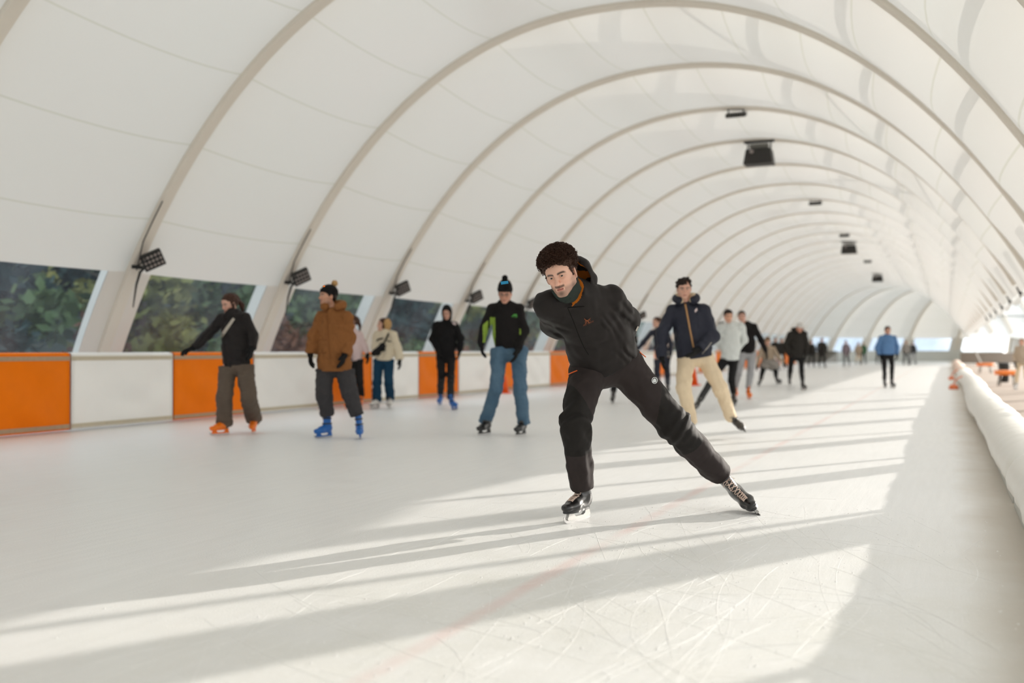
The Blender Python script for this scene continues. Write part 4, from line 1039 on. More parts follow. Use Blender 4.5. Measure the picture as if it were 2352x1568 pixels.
def crease_lines(segs, amp):
    """grooves with a soft ridge beside them, pulled tight between two points of the cloth"""
    def m(P, d):
        u, v = to_px(P)
        for (a, b, w, k) in segs:
            dx, dy = b[0]-a[0], b[1]-a[1]; L = math.hypot(dx, dy); t = ((u-a[0])*dx+(v-a[1])*dy)/(L*L); p = ((u-a[0])*dy-(v-a[1])*dx)/L+2.5*np.sin(t*4+a[0])
            e = np.exp(-((t-.5)/.42)**4); d = d+f32(amp*k)*e*(np.exp(-(p/w)**2)-.75*np.exp(-((p-1.7*w)/(1.2*w))**2))
        return d.astype(f32)
    return m
def circ(cx, cy, r, n=20, ry=None): return [(cx+r*math.cos(2*PI*i/n), cy+(ry or r)*math.sin(2*PI*i/n)) for i in range(n)]

# ------------------------------------------------------------------ the speed skater in front
def main_skater():
    gA, gB = on_ground(1331, 1199), on_ground(1741, 1180); D = depth_of(gA)
    J = {k: at_depth(u, v, d) for k, (u, v, d) in dict(
        shR=(1264, 702, 6.00), shL=(1404, 682, 6.08), elR=(1277, 744, 6.25), elL=(1440, 735, 6.33), wrR=(1372, 788, 6.47), wrL=(1424, 787, 6.50),
        hipR=(1354, 842, 6.36), hipL=(1432, 838, 6.42), knR=(1320, 972, 6.12), knL=(1550, 978, 6.42), anR=(1338, 1138, 6.29), anL=(1667, 1106, 6.55), head=(1287, 628, 5.88)).items()}
    base = (gA+gB)*.5; root = empty('person', (base.x, base.y, 0))
    tag(root, 'curly-haired bearded man in dark jacket gliding bent forward, hands behind his back', 'person', 'skaters')
    fr = Frame(J['head'], cv(-.29, .90, -.29), cv(-.33, .24, .92), 1.04)
    J['ftR'] = (on_ground(1303, 1202)-on_ground(1358, 1187)).normalized(); J['upR'] = (UP+RGT*.03).normalized(); pA = on_ground(1331, 1195)
    J['upL'] = cv(-.66, .15, .71).normalized(); f = cv(.14, .97, -.16); J['ftL'] = (f-J['upL']*f.dot(J['upL'])).normalized()
    pB = on_ground(1747, 1183)-J['ftL']*.172-J['upL']*.012; J['anR'] = pA-J['ftR']*.044+J['upR']*.262; J['anL'] = pB-J['ftL']*.044+J['upL']*.262; J['fpR'] = pA; J['fpL'] = pB
    rx, fw, up, ct, pv = tvec(J)
    hands = {'R': hand_prims(J['wrR'], cv(.9, -.1, -.2), UP, -fw, 1, .6), 'L': hand_prims(J['wrL'], cv(-.8, -.25, .3), UP, -fw, 1, .7)}
    lo, hi = bounds_of([J[k] for k in J if k[:2] not in ('ft', 'up')]+[fr.p(0, 0, .15)], .2)
    col = head_color(fr, (230, 184, 162), .9, (38, 26, 20), (196, 104, 92), 1.0, .3)
    sdf_mesh('body', field(body_prims(J, fr, True, False, hands)), lo, hi, .0019, M['skin'], root, color=col, relax=0)
    add_eyes(root, fr, (-.10, 1, .02))
    # curly hair: a bumpy mass plus hundreds of loose ringlets
    s = fr.s; E = lambda c, r, sm=.02, sub=False: ell(fr.p(*c), [x*s for x in r], fr.axes(), sm, sub); R = random.Random(5)
    L = [E((0, -.022, .068), (.098, .112, .082)), E((0, -.070, .0), (.078, .058, .080), .03), E((0, .082, -.030), (.064, .068, .098), .012, True)]
    for x in (1, -1): L.insert(2, C(fr.p(x*.068, .022, .03), fr.p(x*.074, .020, -.020), .013*s, .007*s, sm=.02))
    for i in range(260):
        d = Vector((R.gauss(0, 1), R.gauss(0, 1), R.gauss(.35, 1))).normalized()
        if (d.y > .25 and d.z < .42) or d.z < -.55: continue
        L.insert(0, S(fr.p(d.x*.098, -.022+d.y*.112, .068+d.z*.084), R.uniform(.006, .012)*s, sm=.006))
    hair = sdf_mesh('hair', field(L, [rough(.0035, 330, 2)]), *bounds_of([fr.p(0, 0, .04)], .2), .0032, M['hair_main'], root)
    mb = MB()
    for i in range(3200):
        d = Vector((R.gauss(0, 1), R.gauss(0, 1), R.gauss(.4, 1))).normalized()
        if (d.y > .30 and d.z < .04) or d.z < -.5 or (abs(d.x) > .7 and d.y > .38 and d.z < -.2): continue
        k = R.uniform(.98, 1.13); c = Vector((d.x*.100*k, -.022+d.y*.114*k, .068+d.z*.087*k)); a = d.orthogonal().normalized(); b = d.cross(a); ph = R.uniform(0, 6.28)
        ax = (a*math.cos(ph)+b*math.sin(ph)+d*R.uniform(-.2, .7)).normalized(); u = ax.orthogonal().normalized(); w = ax.cross(u); r = R.uniform(.0045, .0095); tn = R.uniform(1.0, 2.0); ln = R.uniform(.014, .036); pts = []
        for j in range(13):
            t = j/12; q = c+ax*ln*(t-.5)+(u*math.cos(t*tn*2*PI+ph)+w*math.sin(t*tn*2*PI+ph))*r*(1-.4*t); pts.append(fr.p(*q))
        mb.tube(pts, [.0013]*12+[.0005], 4, False)
    mb.build('ringlets', M['hair_main'], hair, True)['kind'] = 'stuff'
    # dark jacket
    T_, Cc, Wt, Hm = at_depth(1333, 692, 6.03), at_depth(1350, 728, 6.13), at_depth(1377, 786, 6.28), at_depth(1391, 836, 6.37)
    ax = (T_-Hm).normalized()
    P = [C(T_, Cc, .135, .172, fw, .72, .06), C(Cc, Wt, .172, .198, fw, .74, .06), C(Wt, Hm-ax*.1, .198, .208, fw, .74, .06), C(J['shR'], T_, .080, .10, sm=.05), C(J['shL'], T_, .062, .098, sm=.05),
         cap_cut(at_depth(1330, 690, 6.04), at_depth(1306, 670, 5.945), .106, .106, sm=.03)]
    torso = Prim(None, None, 0, fn=field(P, [cut_plane(Hm, -ax+fw*.12, .014)]), sm=.03)
    arms = [C(J['shR'], J['elR'], .088, .086, sm=.035), cap_cut(J['elR'], J['wrR'], .084, .05, sm=.02), C(J['shL'], J['elL'], .072, .078, sm=.03), cap_cut(J['elL'], J['wrL'], .080, .05, sm=.02)]
    dirA = (J['elL']-J['shL']).cross(fw)
    creases = crease_lines([((1392, 712), (1432, 772), 6, 1), ((1384, 722), (1412, 770), 4, .8), ((1402, 702), (1456, 752), 6, .9), ((1418, 690), (1463, 732), 5, .7), ((1376, 734), (1398, 764), 4, .7), ((1248, 752), (1304, 776), 5, 1), ((1256, 742), (1318, 762), 4, .8),
        ((1246, 735), (1275, 757), 3, .7), ((1300, 786), (1372, 806), 5, .6), ((1418, 800), (1462, 826), 5, .8), ((1425, 786), (1446, 822), 4, .7), ((1410, 806), (1440, 838), 5, .7), ((1306, 806), (1350, 836), 5, .6), ((1364, 790), (1404, 786), 5, .5), ((1408, 742), (1424, 800), 5, .6)], .0105)
    ca, cb = at_depth(1330, 690, 6.04), at_depth(1305, 670, 5.945); cn = V3((cb-ca).normalized()); cbv = V3(cb)
    def collar_in(Pm):      # rust lining shows on the inner side of the loose collar
        q = Pm-cbv; t = q @ cn; r = np.linalg.norm(q-t[:, None]*cn, axis=1); return ((np.abs(t+.004) < .011) & (r < .099) & (q @ V3(RGT) > .02)).astype(int)
    jk = sdf_mesh('jacket', field([torso]+arms, [folds(.0065, 24, 11), folds(.0028, 64, 12), creases]), lo, hi, .0045, [M['jacket_main'], M['lining']], root, midx=collar_in)
    bv = bvh_of(jk)
    stripe('zip', bv, [(1304, 707), (1316, 735), (1330, 772), (1341, 797), (1352, 815)], .0017, M['zip_black'], root, .0)
    patch('collar_seam', bv, [[(1304, 705), (1342, 702.6), (1342, 704), (1304, 706.6)]], M['zip_black'], root, .0015, 3)
    lg = lettering('chest_lettering', "ARC'TERYX", bv, (1339, 749), (4.55, -1.95), (1.4, -6.4), M['logo_rust'], root)
    bird = [[(1341.5, 729), (1345, 733), (1349, 734.5), (1353, 732), (1357, 728.5), (1354, 733.5), (1350.5, 736.5), (1346, 737), (1343, 734)],
            [(1347, 736), (1351, 736), (1354, 739.5), (1353, 742), (1350.5, 739)], [(1345, 737), (1347.5, 737), (1347, 741), (1344, 743), (1343.5, 741.5), (1345.5, 740)],
            [(1342.5, 738), (1345, 736.8), (1344, 739.5)], [(1353.5, 734.5), (1356.5, 734.2), (1354.5, 736)]]
    patch('chest_emblem', bv, bird, M['logo_rust'], root, .003, 1)
    patch('reflective_tab', bv, [[(1459, 758), (1464, 748), (1466.5, 750), (1461.5, 760)]], M['reflect'], root, .003, 1)
    # hood lying open behind the neck, rust lining inside
    hc = at_depth(1320, 653, 6.04); ox = cv(1, 0, 0); of = cv(-.50, .84, -.22).normalized(); fh = Frame(hc, of, cv(.1, .3, .95)); A = fh.axes()
    O = ell(hc, (.128, .125, .165), A, .02); I = ell(hc+of*.012, (.115, .117, .152), A, .006, True)
    f = field([O, I], [cut_plane(hc+of*.034, of+UP*.05, .012), folds(.006, 34, 8), folds(.002, 90, 3)]); lc = V3(hc+of*.012)
    def lining(Pm):
        q = fh.local(Pm)-np.array([0, .012, 0]); e = np.sqrt((q[:, 0]/.120)**2+(q[:, 1]/.121)**2+(q[:, 2]/.157)**2); return (e < .975).astype(int)
    sdf_mesh('hood', f, *bounds_of([hc], .21), .0035, [M['jacket_main'], M['lining']], root, midx=lining)
    n0, n1 = at_depth(1314, 682, 5.99), at_depth(1300, 663, 5.92); nx = (n1-n0).normalized()
    f = field([C(n0, n1, .087, .076, sm=.02), C(n1, at_depth(1303, 645, 5.915), .074, .066, sm=.03)], [cut_plane(n1+nx*.040, nx+UP*.2, .010), folds(.005, 50, 3, nx, .9), folds(.0025, 110, 5, nx, .9)])
    sdf_mesh('neck_gaiter', f, *bounds_of([n0, n1], .13), .0035, M['gaiter'], root)
    # trousers
    P = [C(J['hipR'], J['hipL'], .120, .116, fw, .95, .06), C(pv, pv+up*.12, .150, .15, fw, .75, .05), C(J['hipR'], J['knR'], .116, .092, sm=.045), C(J['hipL'], J['knL'], .120, .100, sm=.045)]
    hemA, hemB = at_depth(1336, 1122, 6.27), at_depth(1655, 1090, depth_of(J['anL'])+.0)
    P += [cap_cut(J['knR'], hemA, .090, .068, sm=.03), cap_cut(J['knL'], hemB, .100, .079, sm=.03)]
    aA, bA = V3(J['hipR']), V3(J['knR']); aB, bB = V3(J['hipL']), V3(J['knL']); eA, eB = V3(hemA), V3(hemB)
    def legfold(P, d):
        for a, b, e, sd in ((aA, bA, eA, 1), (aB, bB, eB, 2)):
            q = P-b; r = np.sqrt((q*q).sum(1)); ax1 = (b-a)/np.linalg.norm(b-a); s_ = q @ ax1
            d = d+f32(.010)*np.sin(s_*70+sd+3*np.sin(P @ V3(RGT)*16+sd))*np.exp(-((s_-.02)/.09)**2)*np.exp(-(r/.2)**2)
            ax2 = (e-b)/np.linalg.norm(e-b); t = (P-b) @ ax2; q2 = P-b-t[:, None]*ax2; th = np.arctan2(q2 @ V3(RGT), q2 @ V3(FWD))
            d = d+f32(.007)*np.sin(th*5+sd*2+4*t)*np.clip(t/.15, 0, 1)*np.exp(-((t-.25)/.16)**2)*(np.sqrt((q2*q2).sum(1)) < .2)
        return d
    def panels(Pm):
        out = np.zeros(len(Pm), int)
        for a, b, e, sg in ((aA, bA, eA, 1), (aB, bB, eB, -1)):
            L_ = np.linalg.norm(b-a); ax1 = (b-a)/L_; s_ = ((Pm-a) @ ax1)/L_; lat = (Pm-a-((Pm-a) @ ax1)[:, None]*ax1) @ V3(RGT)/.1
            near = np.linalg.norm(Pm-a-np.clip((Pm-a) @ ax1, 0, L_)[:, None]*ax1, axis=1) < .2
            out |= ((s_ > .66+.22*lat*sg) & near & (((Pm-b) @ ax1) < .9)).astype(int) if True else 0
        return out
    tr_ = sdf_mesh('trousers', field(P, [folds(.005, 28, 21), folds(.002, 75, 22), legfold]), lo, hi, .0045, [M['trouser_main'], M['trouser_patch']], root, midx=panels)
    bv = bvh_of(tr_)
    stripe('pocket_zip', bv, [(1306, 859.5), (1316, 855), (1326, 851)], .0035, M['zip_orange'], root, .002); stripe('pocket_zip', bv, [(1469, 809), (1476, 814), (1483.5, 820)], .0032, M['zip_orange'], root, .002)
    patch('hip_logo', bv, [[(1326.5, 839), (1331, 838.2), (1332, 840), (1328.5, 841.5)]], M['zip_orange'], root, .003, 1)
    bc = (1503, 874); ring = []
    oc, ic = circ(*bc, 6.9, 28, 7.6), circ(*bc, 5.5, 28, 6.2)
    badge = [[oc[i], oc[(i+1) % 28], ic[(i+1) % 28], ic[i]] for i in range(28)]
    beast = [(1498.6, 878), (1498.8, 873.5), (1500.5, 870.5), (1503.4, 869.4), (1505.8, 871), (1507, 874), (1506.6, 877.6), (1505.6, 878.4), (1505, 875.6), (1503.8, 875), (1503.4, 878.6), (1501.6, 879), (1501, 876.2), (1500, 878.6)]
    patch('thigh_badge', bv, badge+[beast], M['reflect_white'], root, .003, 1)
    # socks and skates
    skate(root, pA, J['ftR'], J['upR'], SKB, True, .98); skate(root, pB, J['ftL'], J['upL'], SKB, True, .98)
    for sd in 'RL':
        q = J['an'+sd]; d = (q-J['kn'+sd]).normalized(); sdf_mesh('sock', field([C(q-d*.09, q+J['up'+sd]*-.03, .047, .041)], [folds(.002, 70, 2, d, .9)]), *bounds_of([q], .2), .005, M['sock'], root)
    return root
M['hair_main'] = pbr('curly_hair', (58, 36, 24), .5, noise=.25, nscale=60, spec=.25)
M['jacket_main'] = fabric('jacket_shell', (34, 30, 29), .6, bscale=500, bump=.05); M['zip_black'] = pbr('zip_tape', (14, 13, 13), .9, spec=.1); M['logo_rust'] = pbr('rust_print', (128, 66, 26), .6)
M['reflect'] = pbr('reflective_grey', (176, 168, 156), .4); M['reflect_white'] = pbr('reflective_white', (214, 218, 218), .45); M['lining'] = fabric('rust_lining', (176, 98, 22), .8)
M['gaiter'] = fabric('green_knit', (50, 58, 54), .9); M['trouser_main'] = fabric('trouser_cloth', (47, 40, 39), .75, bscale=400, bump=.06); M['trouser_patch'] = fabric('trouser_reinforcement', (29, 26, 24), .7, bscale=400, bump=.06)
M['zip_orange'] = pbr('orange_zip', (240, 104, 28), .5); M['sock'] = fabric('navy_sock', (32, 44, 58), .9)
main_skater()
# ================================================================== the other skaters
F_ = fabric
def arms_rest(J): return J
def px_person(label, foot, joints, face, up, o, feet, group='skaters'):
    """foot: pixel whose ground point gives the distance; joints: pixel + depth offset; feet: pixel of each blade, toe direction, optional up"""
    D = depth_of(on_ground(*foot)); J = mapj(D, joints)
    for s in 'LR':
        f = feet[s]; J['fp'+s] = on_ground(*f[0]) if f[0] is not None else f[3]; J['ft'+s] = cv(*f[1]).normalized()
        if len(f) > 2 and f[2]: J['up'+s] = cv(*f[2]).normalized()
        u = J.get('up'+s, UP); J['ft'+s] = (J['ft'+s]-u*J['ft'+s].dot(u)).normalized()
        if 'lift'+s in o: J['fp'+s] = at_depth(o['lift'+s][0], o['lift'+s][1], D+o['lift'+s][2])
        J['an'+s] = J['fp'+s]-J['ft'+s]*.040*o.get('sc', 1)+u*.242*o.get('sc', 1)
    for k in ('hdL', 'hdR', 'thL', 'thR', 'hnL', 'hnR'):
        if k in o: J[k] = cv(*o[k]).normalized()
    return person(label, J, cv(*face), cv(*up), o, group)

M['j_black'] = F_('black_padded_jacket', (34, 30, 30), .6); M['p_olive'] = F_('olive_trousers', (98, 86, 76), .85); M['glove'] = F_('black_knit_glove', (24, 24, 25), .85); M['hair_brown'] = F_('brown_hair', (66, 42, 32), .5)
M['j_brown'] = F_('brown_jacket', (136, 88, 48), .8); M['p_char'] = F_('charcoal_trousers', (62, 60, 62), .85); M['knit_black'] = F_('black_knit', (22, 21, 22), .9); M['fur_tan'] = F_('tan_fur', (190, 152, 104), .95)
M['sw_black'] = F_('black_sweater', (26, 23, 23), .85); M['lime'] = F_('lime_panel', (136, 164, 66), .8); M['jeans'] = pbr('blue_jeans', (52, 84, 112), .85, rgb2=(92, 120, 140), nscale=6, bump=.3, bscale=200)
M['cyan'] = pbr('cyan_patch', (20, 140, 190), .6); M['green_logo'] = pbr('green_print', (70, 150, 60), .6); M['glass'] = pbr('spectacle_frame', (40, 36, 36), .3)
M['cream'] = F_('cream_fleece', (214, 202, 178), .95); M['p_teal'] = F_('dark_teal_trousers', (22, 58, 82), .85); M['pink'] = F_('pale_pink_top', (214, 192, 190), .85); M['p_black'] = F_('black_leggings', (25, 24, 25), .75)
M['j_navy'] = F_('navy_jacket', (44, 46, 58), .6); M['p_beige'] = F_('beige_chinos', (222, 202, 172), .85); M['zip_tan'] = pbr('tan_zip', (182, 138, 90), .5); M['fleece'] = F_('cream_lining', (216, 200, 172), .95)
M['j_white'] = F_('white_top', (212, 216, 214), .7); M['p_grey'] = F_('grey_joggers', (160, 160, 162), .9); M['hair_dark'] = F_('dark_hair', (38, 28, 24), .5); M['hair_light'] = F_('light_brown_hair', (120, 92, 66), .6)
M['white_knit'] = F_('white_knit', (212, 210, 206), .9); M['blue_top'] = F_('blue_pullover', (92, 128, 172), .85); M['strap_grey'] = F_('pale_bag_strap', (186, 178, 166), .8); M['white_logo'] = pbr('white_print', (214, 196, 196), .6)
M['grey_fur'] = F_('grey_coat', (150, 144, 138), .95); M['beige_coat'] = F_('beige_coat', (176, 158, 138), .9); M['mauve'] = F_('mauve_coat', (138, 126, 134), .9); M['green_coat'] = F_('green_coat', (64, 104, 76), .9); M['olive_coat'] = F_('grey_green_coat', (146, 150, 138), .9); M['dark_coat'] = F_('dark_coat', (46, 43, 40), .85)

def go():
    # ---- woman with ponytail, arm stretched to the board
    root, fr, lo, hi = px_person('woman in black puffer jacket and olive trousers stretching one arm to the board', (545, 998),
        dict(head=(527, 696, 0), shR=(511, 732, .02), shL=(563, 731, -.06), elR=(474, 772, .05), wrR=(446, 798, .02), elL=(582, 772, -.05), wrL=(578, 800, -.14), hipR=(525, 840, 0), hipL=(562, 840, -.03), knR=(516, 908, -.10), knL=(571, 910, -.08)),
        (-.62, .70, -.35), (-.12, .25, .95), dict(female=True, skin=(214, 168, 148), hair='long', hairmat=M['hair_brown'], top=dict(name='jacket', mat=M['j_black'], arm=.070, chest=.165, hem=.172, waist=.175, drop=.02, fold=.010, fs=38, cuff=.05),
        pants=dict(mat=M['p_olive'], r=(.112, .098, .104), ext=.13), gloves=M['glove'], skates=SKOR, hdR=(-.92, 0, -.35), thR=(0, .6, .8), hnR=(-.2, -.3, .9), seed=3),
        dict(R=((509, 998), (-.62, .80, 0)), L=((584, 994), (.10, .99, 0), (-.12, 0, 1))))
    jk = [c for c in root.children if c.name.startswith('jacket')][0]; bv = bvh_of(jk)
    patch('bag_strap', bv, [[(537, 727), (541, 731), (516, 769), (511, 776), (507, 772), (510, 764)]], M['strap_grey'], root, .006, 3)
    hood_down(root, tj(root), M['j_black'], .008, None, .95, .04)
    # ---- man in the brown jacket
    root, fr, lo, hi = px_person('man in brown hooded jacket and black bobble hat looking left, blue skates', (785, 1005),
        dict(head=(753, 679, 0), shR=(738, 729, .03), shL=(797, 728, -.05), elR=(721, 772, 0), wrR=(713, 812, -.03), elL=(803, 777, -.05), wrL=(792, 814, -.16), hipR=(748, 842, 0), hipL=(789, 842, -.02), knR=(743, 903, -.08), knL=(802, 900, -.10)),
        (-.80, .58, .02), (.02, 0, 1), dict(skin=(202, 152, 126), beard=.5, hair='short', hairmat=M['hair_dark'], top=dict(name='jacket', mat=M['j_brown'], arm=.074, chest=.195, hem=.228, waist=.205, drop=.055, fold=.011, fs=30, cuff=.062),
        pants=dict(mat=M['p_char'], r=(.116, .098, .080), ext=-.03), gloves=M['glove'], skates=SKBLUE, hdR=(.05, .15, -1), hdL=(-.25, .2, -.95), seed=5),
        dict(R=((747, 1005), (-.60, .82, 0)), L=((828, 1007), (.12, .98, 0), (-.10, 0, 1))))
    b = beanie_obj(root, fr, M['knit_black'], .006, (0, -.085, .155), M['fur_tan'])
    patch('beanie_tag', bvh_of([c for c in b.children if 'brim' in c.name][0]), [[(741.5, 656), (746.5, 655), (747, 658.5), (742, 659.5)]], M['sk_orange'], b, .003, 1)
    J = tj(root); hood_down(root, J, M['j_brown'], .008, None, 1.12, .125)
    bv = bvh_of([c for c in root.children if c.name.startswith('jacket')][0]); stripe('zip', bv, [(751, 722), (752, 760), (756, 800), (759, 836)], .004, M['j_brown'], root, .004)
    stripe('pocket_flap', bv, [(726, 808), (738, 812), (747, 810)], .006, M['j_brown'], root, .003)
    # ---- man in black sweater and jeans
    root, fr, lo, hi = px_person('man in black sweater with lime side panels, jeans and black bobble hat with blue patch', (1155, 999),
        dict(head=(1160, 672, -.06), shR=(1130, 709, .03), shL=(1192, 709, -.02), elR=(1113, 752, .02), wrR=(1105, 790, -.04), elL=(1204, 760, -.04), wrL=(1190, 803, -.16), hipR=(1147, 806, 0), hipL=(1191, 806, 0), knR=(1140, 890, -.12), knL=(1194, 888, -.12)),
        (-.10, .92, -.38), (-.02, .34, .94), dict(skin=(206, 154, 132), hair='short', hairmat=M['hair_dark'], top=dict(name='sweater', mat=[M['sw_black'], M['lime']], arm=.064, chest=.178, hem=.165, waist=.166, drop=-.03, fold=.007, cuff=.04,
            midx=lambda P: side_panel(P)), pants=dict(name='jeans', mat=M['jeans'], r=(.106, .082, .080), fold=.006, ext=.10), gloves=M['glove'], skates=SKK, hdR=(.12, .2, -1), hdL=(-.30, .2, -.95), seed=7),
        dict(R=((1115, 998), (-.55, .83, 0)), L=((1198, 1000), (-.45, .88, 0))))
    b = beanie_obj(root, fr, M['knit_black'], .006, (0, -.02, .185), None, .02)
    patch('beanie_patch', bvh_of([c for c in b.children if 'brim' in c.name][0]), [[(1150, 646.5), (1167, 644.5), (1168, 651), (1151, 653.5)]], M['cyan'], b, .003, 1)
    spectacles(root, fr)
    sw = bvh_of([c for c in root.children if c.name.startswith('sweater')][0]); patch('chest_logo', sw, [[(1174, 728), (1180, 721.5), (1187, 721), (1188, 727), (1182, 725.5)], [(1177, 728.5), (1188, 727.5), (1187, 729)]], M['green_logo'], root, .003, 1)
    stripe('collar_seam', sw, [(1145, 694), (1160, 703), (1178, 694)], .006, M['sw_black'], root, .0)
    # ---- woman in cream fleece
    root, fr, lo, hi = px_person('woman in cream sweater and dark teal trousers with a black belt bag, looking left', (880, 938),
        dict(head=(880, 745, 0), shR=(867, 770, .02), shL=(902, 770, -.06), elR=(862, 797, -.03), wrR=(868, 812, -.18), elL=(913, 800, -.02), wrL=(918, 826, -.04), hipR=(870, 830, 0), hipL=(892, 830, -.02), knR=(866, 878, -.06), knL=(893, 878, -.08)),
        (-.90, .40, .05), (0, 0, 1), dict(h=.009, female=True, hair='bob', hairmat=M['hair_brown'], top=dict(name='sweater', mat=M['cream'], arm=.082, chest=.165, hem=.165, waist=.165, drop=-.02, fold=.010, cuff=.075), pants=dict(mat=M['p_teal'], r=(.092, .080, .086), ext=.12),
        gloves=M['glove'], skates=SKW, hdL=(.1, .1, -1), hdR=(.6, .4, .5), seed=9), dict(R=((863, 938), (-.5, .85, 0)), L=((895, 937), (-.1, .99, 0))))
    bv = bvh_of([c for c in root.children if c.name.startswith('sweater')][0]); dA = depth_of(fr.o)
    f = field([C(at_depth(859, 811, dA-.24), at_depth(879, 795, dA-.24), .055, .06, FWD, .6)], [folds(.006, 40, 2)]); sdf_mesh('belt_bag', f, *bounds_of([at_depth(869, 803, dA-.24)], .16), .008, M['p_black'], root)
    stripe('bag_strap', bv, [(879, 793), (887, 778), (893, 765)], .016, M['p_black'], root, .004)
    patch('sweater_print', bv, [[(864, 782), (869, 777), (880, 775), (881, 778), (870, 781), (865, 785)], [(888, 781), (898, 783), (898, 786), (889, 784)]], M['knit_black'], root, .006, 1)
    o = field([ell(fr.p(-.02, -.06, .0), [.115*fr.s, .085*fr.s, .115*fr.s], fr.axes())], [rough(.010, 110, 2)]); sdf_mesh('fur_hood', o, *bounds_of([fr.p(0, -.06, 0)], .18), .009, M['fur_tan'], root)
    # ---- person in the pink top behind the brown jacket
    px_person('person in pale pink top and black leggings half hidden behind the brown jacket', (826, 938),
        dict(head=(808, 738, .0), shR=(795, 768, .03), shL=(826, 768, -.05), elR=(790, 797, 0), wrR=(797, 812, -.1), elL=(838, 797, -.02), wrL=(844, 812, -.06), hipR=(806, 828, 0), hipL=(824, 828, 0), knR=(808, 875, -.05), knL=(826, 876, -.08)),
        (-.8, .5, 0), (0, 0, 1), dict(h=.010, female=True, hair='long', hairmat=M['hair_brown'], top=dict(name='top', mat=M['pink'], arm=.062, chest=.15, hem=.15, drop=.0), pants=dict(mat=M['p_black'], r=(.086, .064, .055)), gloves=M['glove'], skates=SKOR, hdL=(.15, .1, -1), seed=10),
        dict(R=((806, 940), (-.5, .8, 0)), L=((829, 937), (0, 1, 0))))
    # ---- man in the black hood
    root, fr, lo, hi = px_person('black hooded skater with open parka, hand in pocket, blue skates', (1028, 934),
        dict(head=(1026, 717, -.08), shR=(1003, 747, .02), shL=(1044, 747, -.02), elR=(993, 778, .02), wrR=(1006, 805, -.10), elL=(1058, 776, -.02), wrL=(1056, 805, -.06), hipR=(1012, 818, 0), hipL=(1036, 818, 0), knR=(1014, 862, -.10), knL=(1036, 862, -.10)),
        (.02, .90, -.42), (0, .35, .93), dict(h=.009, skin=(206, 160, 140), top=dict(name='parka', mat=M['knit_black'], arm=.076, chest=.19, hem=.185, waist=.18, drop=.04, fold=.010), pants=dict(mat=M['p_black'], r=(.092, .072, .062)), gloves=M['glove'], skates=SKBLUE, hdL=(-.1, .1, -1), seed=11),
        dict(R=((1011, 930), (-.15, .95, 0)), L=((1044, 941), (.42, .88, 0), (-.25, 0, 1))))
    hood_up(root, fr, M['knit_black'], .008); patch('chest_logo', bvh_of([c for c in root.children if c.name.startswith('parka')][0]), [[(1038, 741), (1043, 739.5), (1048, 743), (1047, 746), (1042, 745)]], M['white_logo'], root, .003, 1)
    # ---- someone mostly hidden behind the front skater
    px_person('dark skater mostly hidden behind the front skater, only black legs and skates showing', (1432, 925),
        dict(head=(1432, 728, 0), shR=(1412, 755, 0), shL=(1452, 755, 0), elR=(1405, 785, 0), wrR=(1408, 812, -.05), elL=(1458, 785, 0), wrL=(1456, 812, -.05), hipR=(1420, 826, 0), hipL=(1444, 826, 0), knR=(1414, 874, -.06), knL=(1450, 874, -.06)),
        (0, 1, 0), (0, 0, 1), dict(h=.011, hair='short', hairmat=M['hair_dark'], top=dict(name='jacket', mat=M['dark_coat'], arm=.066, chest=.16, hem=.16), pants=dict(mat=M['p_black'], r=(.088, .066, .056)), gloves=M['glove'], skates=SKK, seed=12),
        dict(R=((1408, 926), (-.25, .96, 0)), L=((1461, 925), (.2, .97, 0))))
    # ---- skater in navy with brown hair behind the navy jacket
    px_person('dark navy skater with hair in a bun, arm held out, behind the navy jacket man', (1522, 905),
        dict(head=(1508, 739, 0), shR=(1497, 763, .03), shL=(1531, 763, -.03), elR=(1478, 786, 0), wrR=(1464, 802, 0), elL=(1541, 790, 0), wrL=(1540, 815, -.05), hipR=(1510, 822, 0), hipL=(1531, 822, 0), knR=(1509, 862, -.06), knL=(1533, 862, -.06)),
        (-.85, .45, 0), (0, 0, 1), dict(h=.011, female=True, hair='bun', hairmat=M['hair_brown'], top=dict(name='jacket', mat=M['j_navy'], arm=.064, chest=.152, hem=.152, drop=.04), pants=dict(mat=M['j_navy'], r=(.086, .068, .060)), gloves=M['glove'], skates=SKK, seed=13),
        dict(R=((1510, 906), (-.6, .7, 0)), L=((1534, 902), (0, 1, 0))))
    # ---- man in navy jacket and beige trousers
    root, fr, lo, hi = px_person('man in navy jacket with tan zip and beige trousers pushing off sideways', (1588, 1010),
        dict(head=(1571, 661, -.08), shR=(1545, 715, .03), shL=(1617, 713, -.05), elR=(1521, 765, .0), wrR=(1520, 820, -.06), elL=(1638, 772, -.10), wrL=(1606, 802, -.26), hipR=(1576, 818, 0), hipL=(1617, 818, 0), knR=(1570, 890, -.16), knL=(1653, 888, -.02)),
        (-.05, .97, -.22), (-.05, .2, .97), dict(skin=(212, 166, 146), hair='wavy', hairmat=M['hair_dark'], top=dict(name='jacket', mat=M['j_navy'], arm=.080, chest=.20, hem=.205, waist=.20, drop=.02, fold=.011, fs=30, cuff=.058),
        pants=dict(mat=M['p_beige'], r=(.108, .082, .068), fold=.006, ext=.07), gloves=M['glove'], skates=SKDG, hdR=(.1, .2, -1), hdL=(-.75, .25, -.6), seed=15),
        dict(R=((1588, 1010), (-.1, .99, 0)), L=(None, (.30, .85, -.42), (-.62, .1, .75), at_depth(1708, 989, depth_of(on_ground(1588, 1010))+.30))))
    bv = bvh_of([c for c in root.children if c.name.startswith('jacket')][0]); stripe('zip', bv, [(1574, 698), (1580, 730), (1587, 768), (1593, 797)], .011, M['zip_tan'], root, .003); patch('chest_logo', bv, [[(1595, 713), (1600, 707), (1602, 712), (1597, 718)]], M['white_logo'], root, .003, 1)
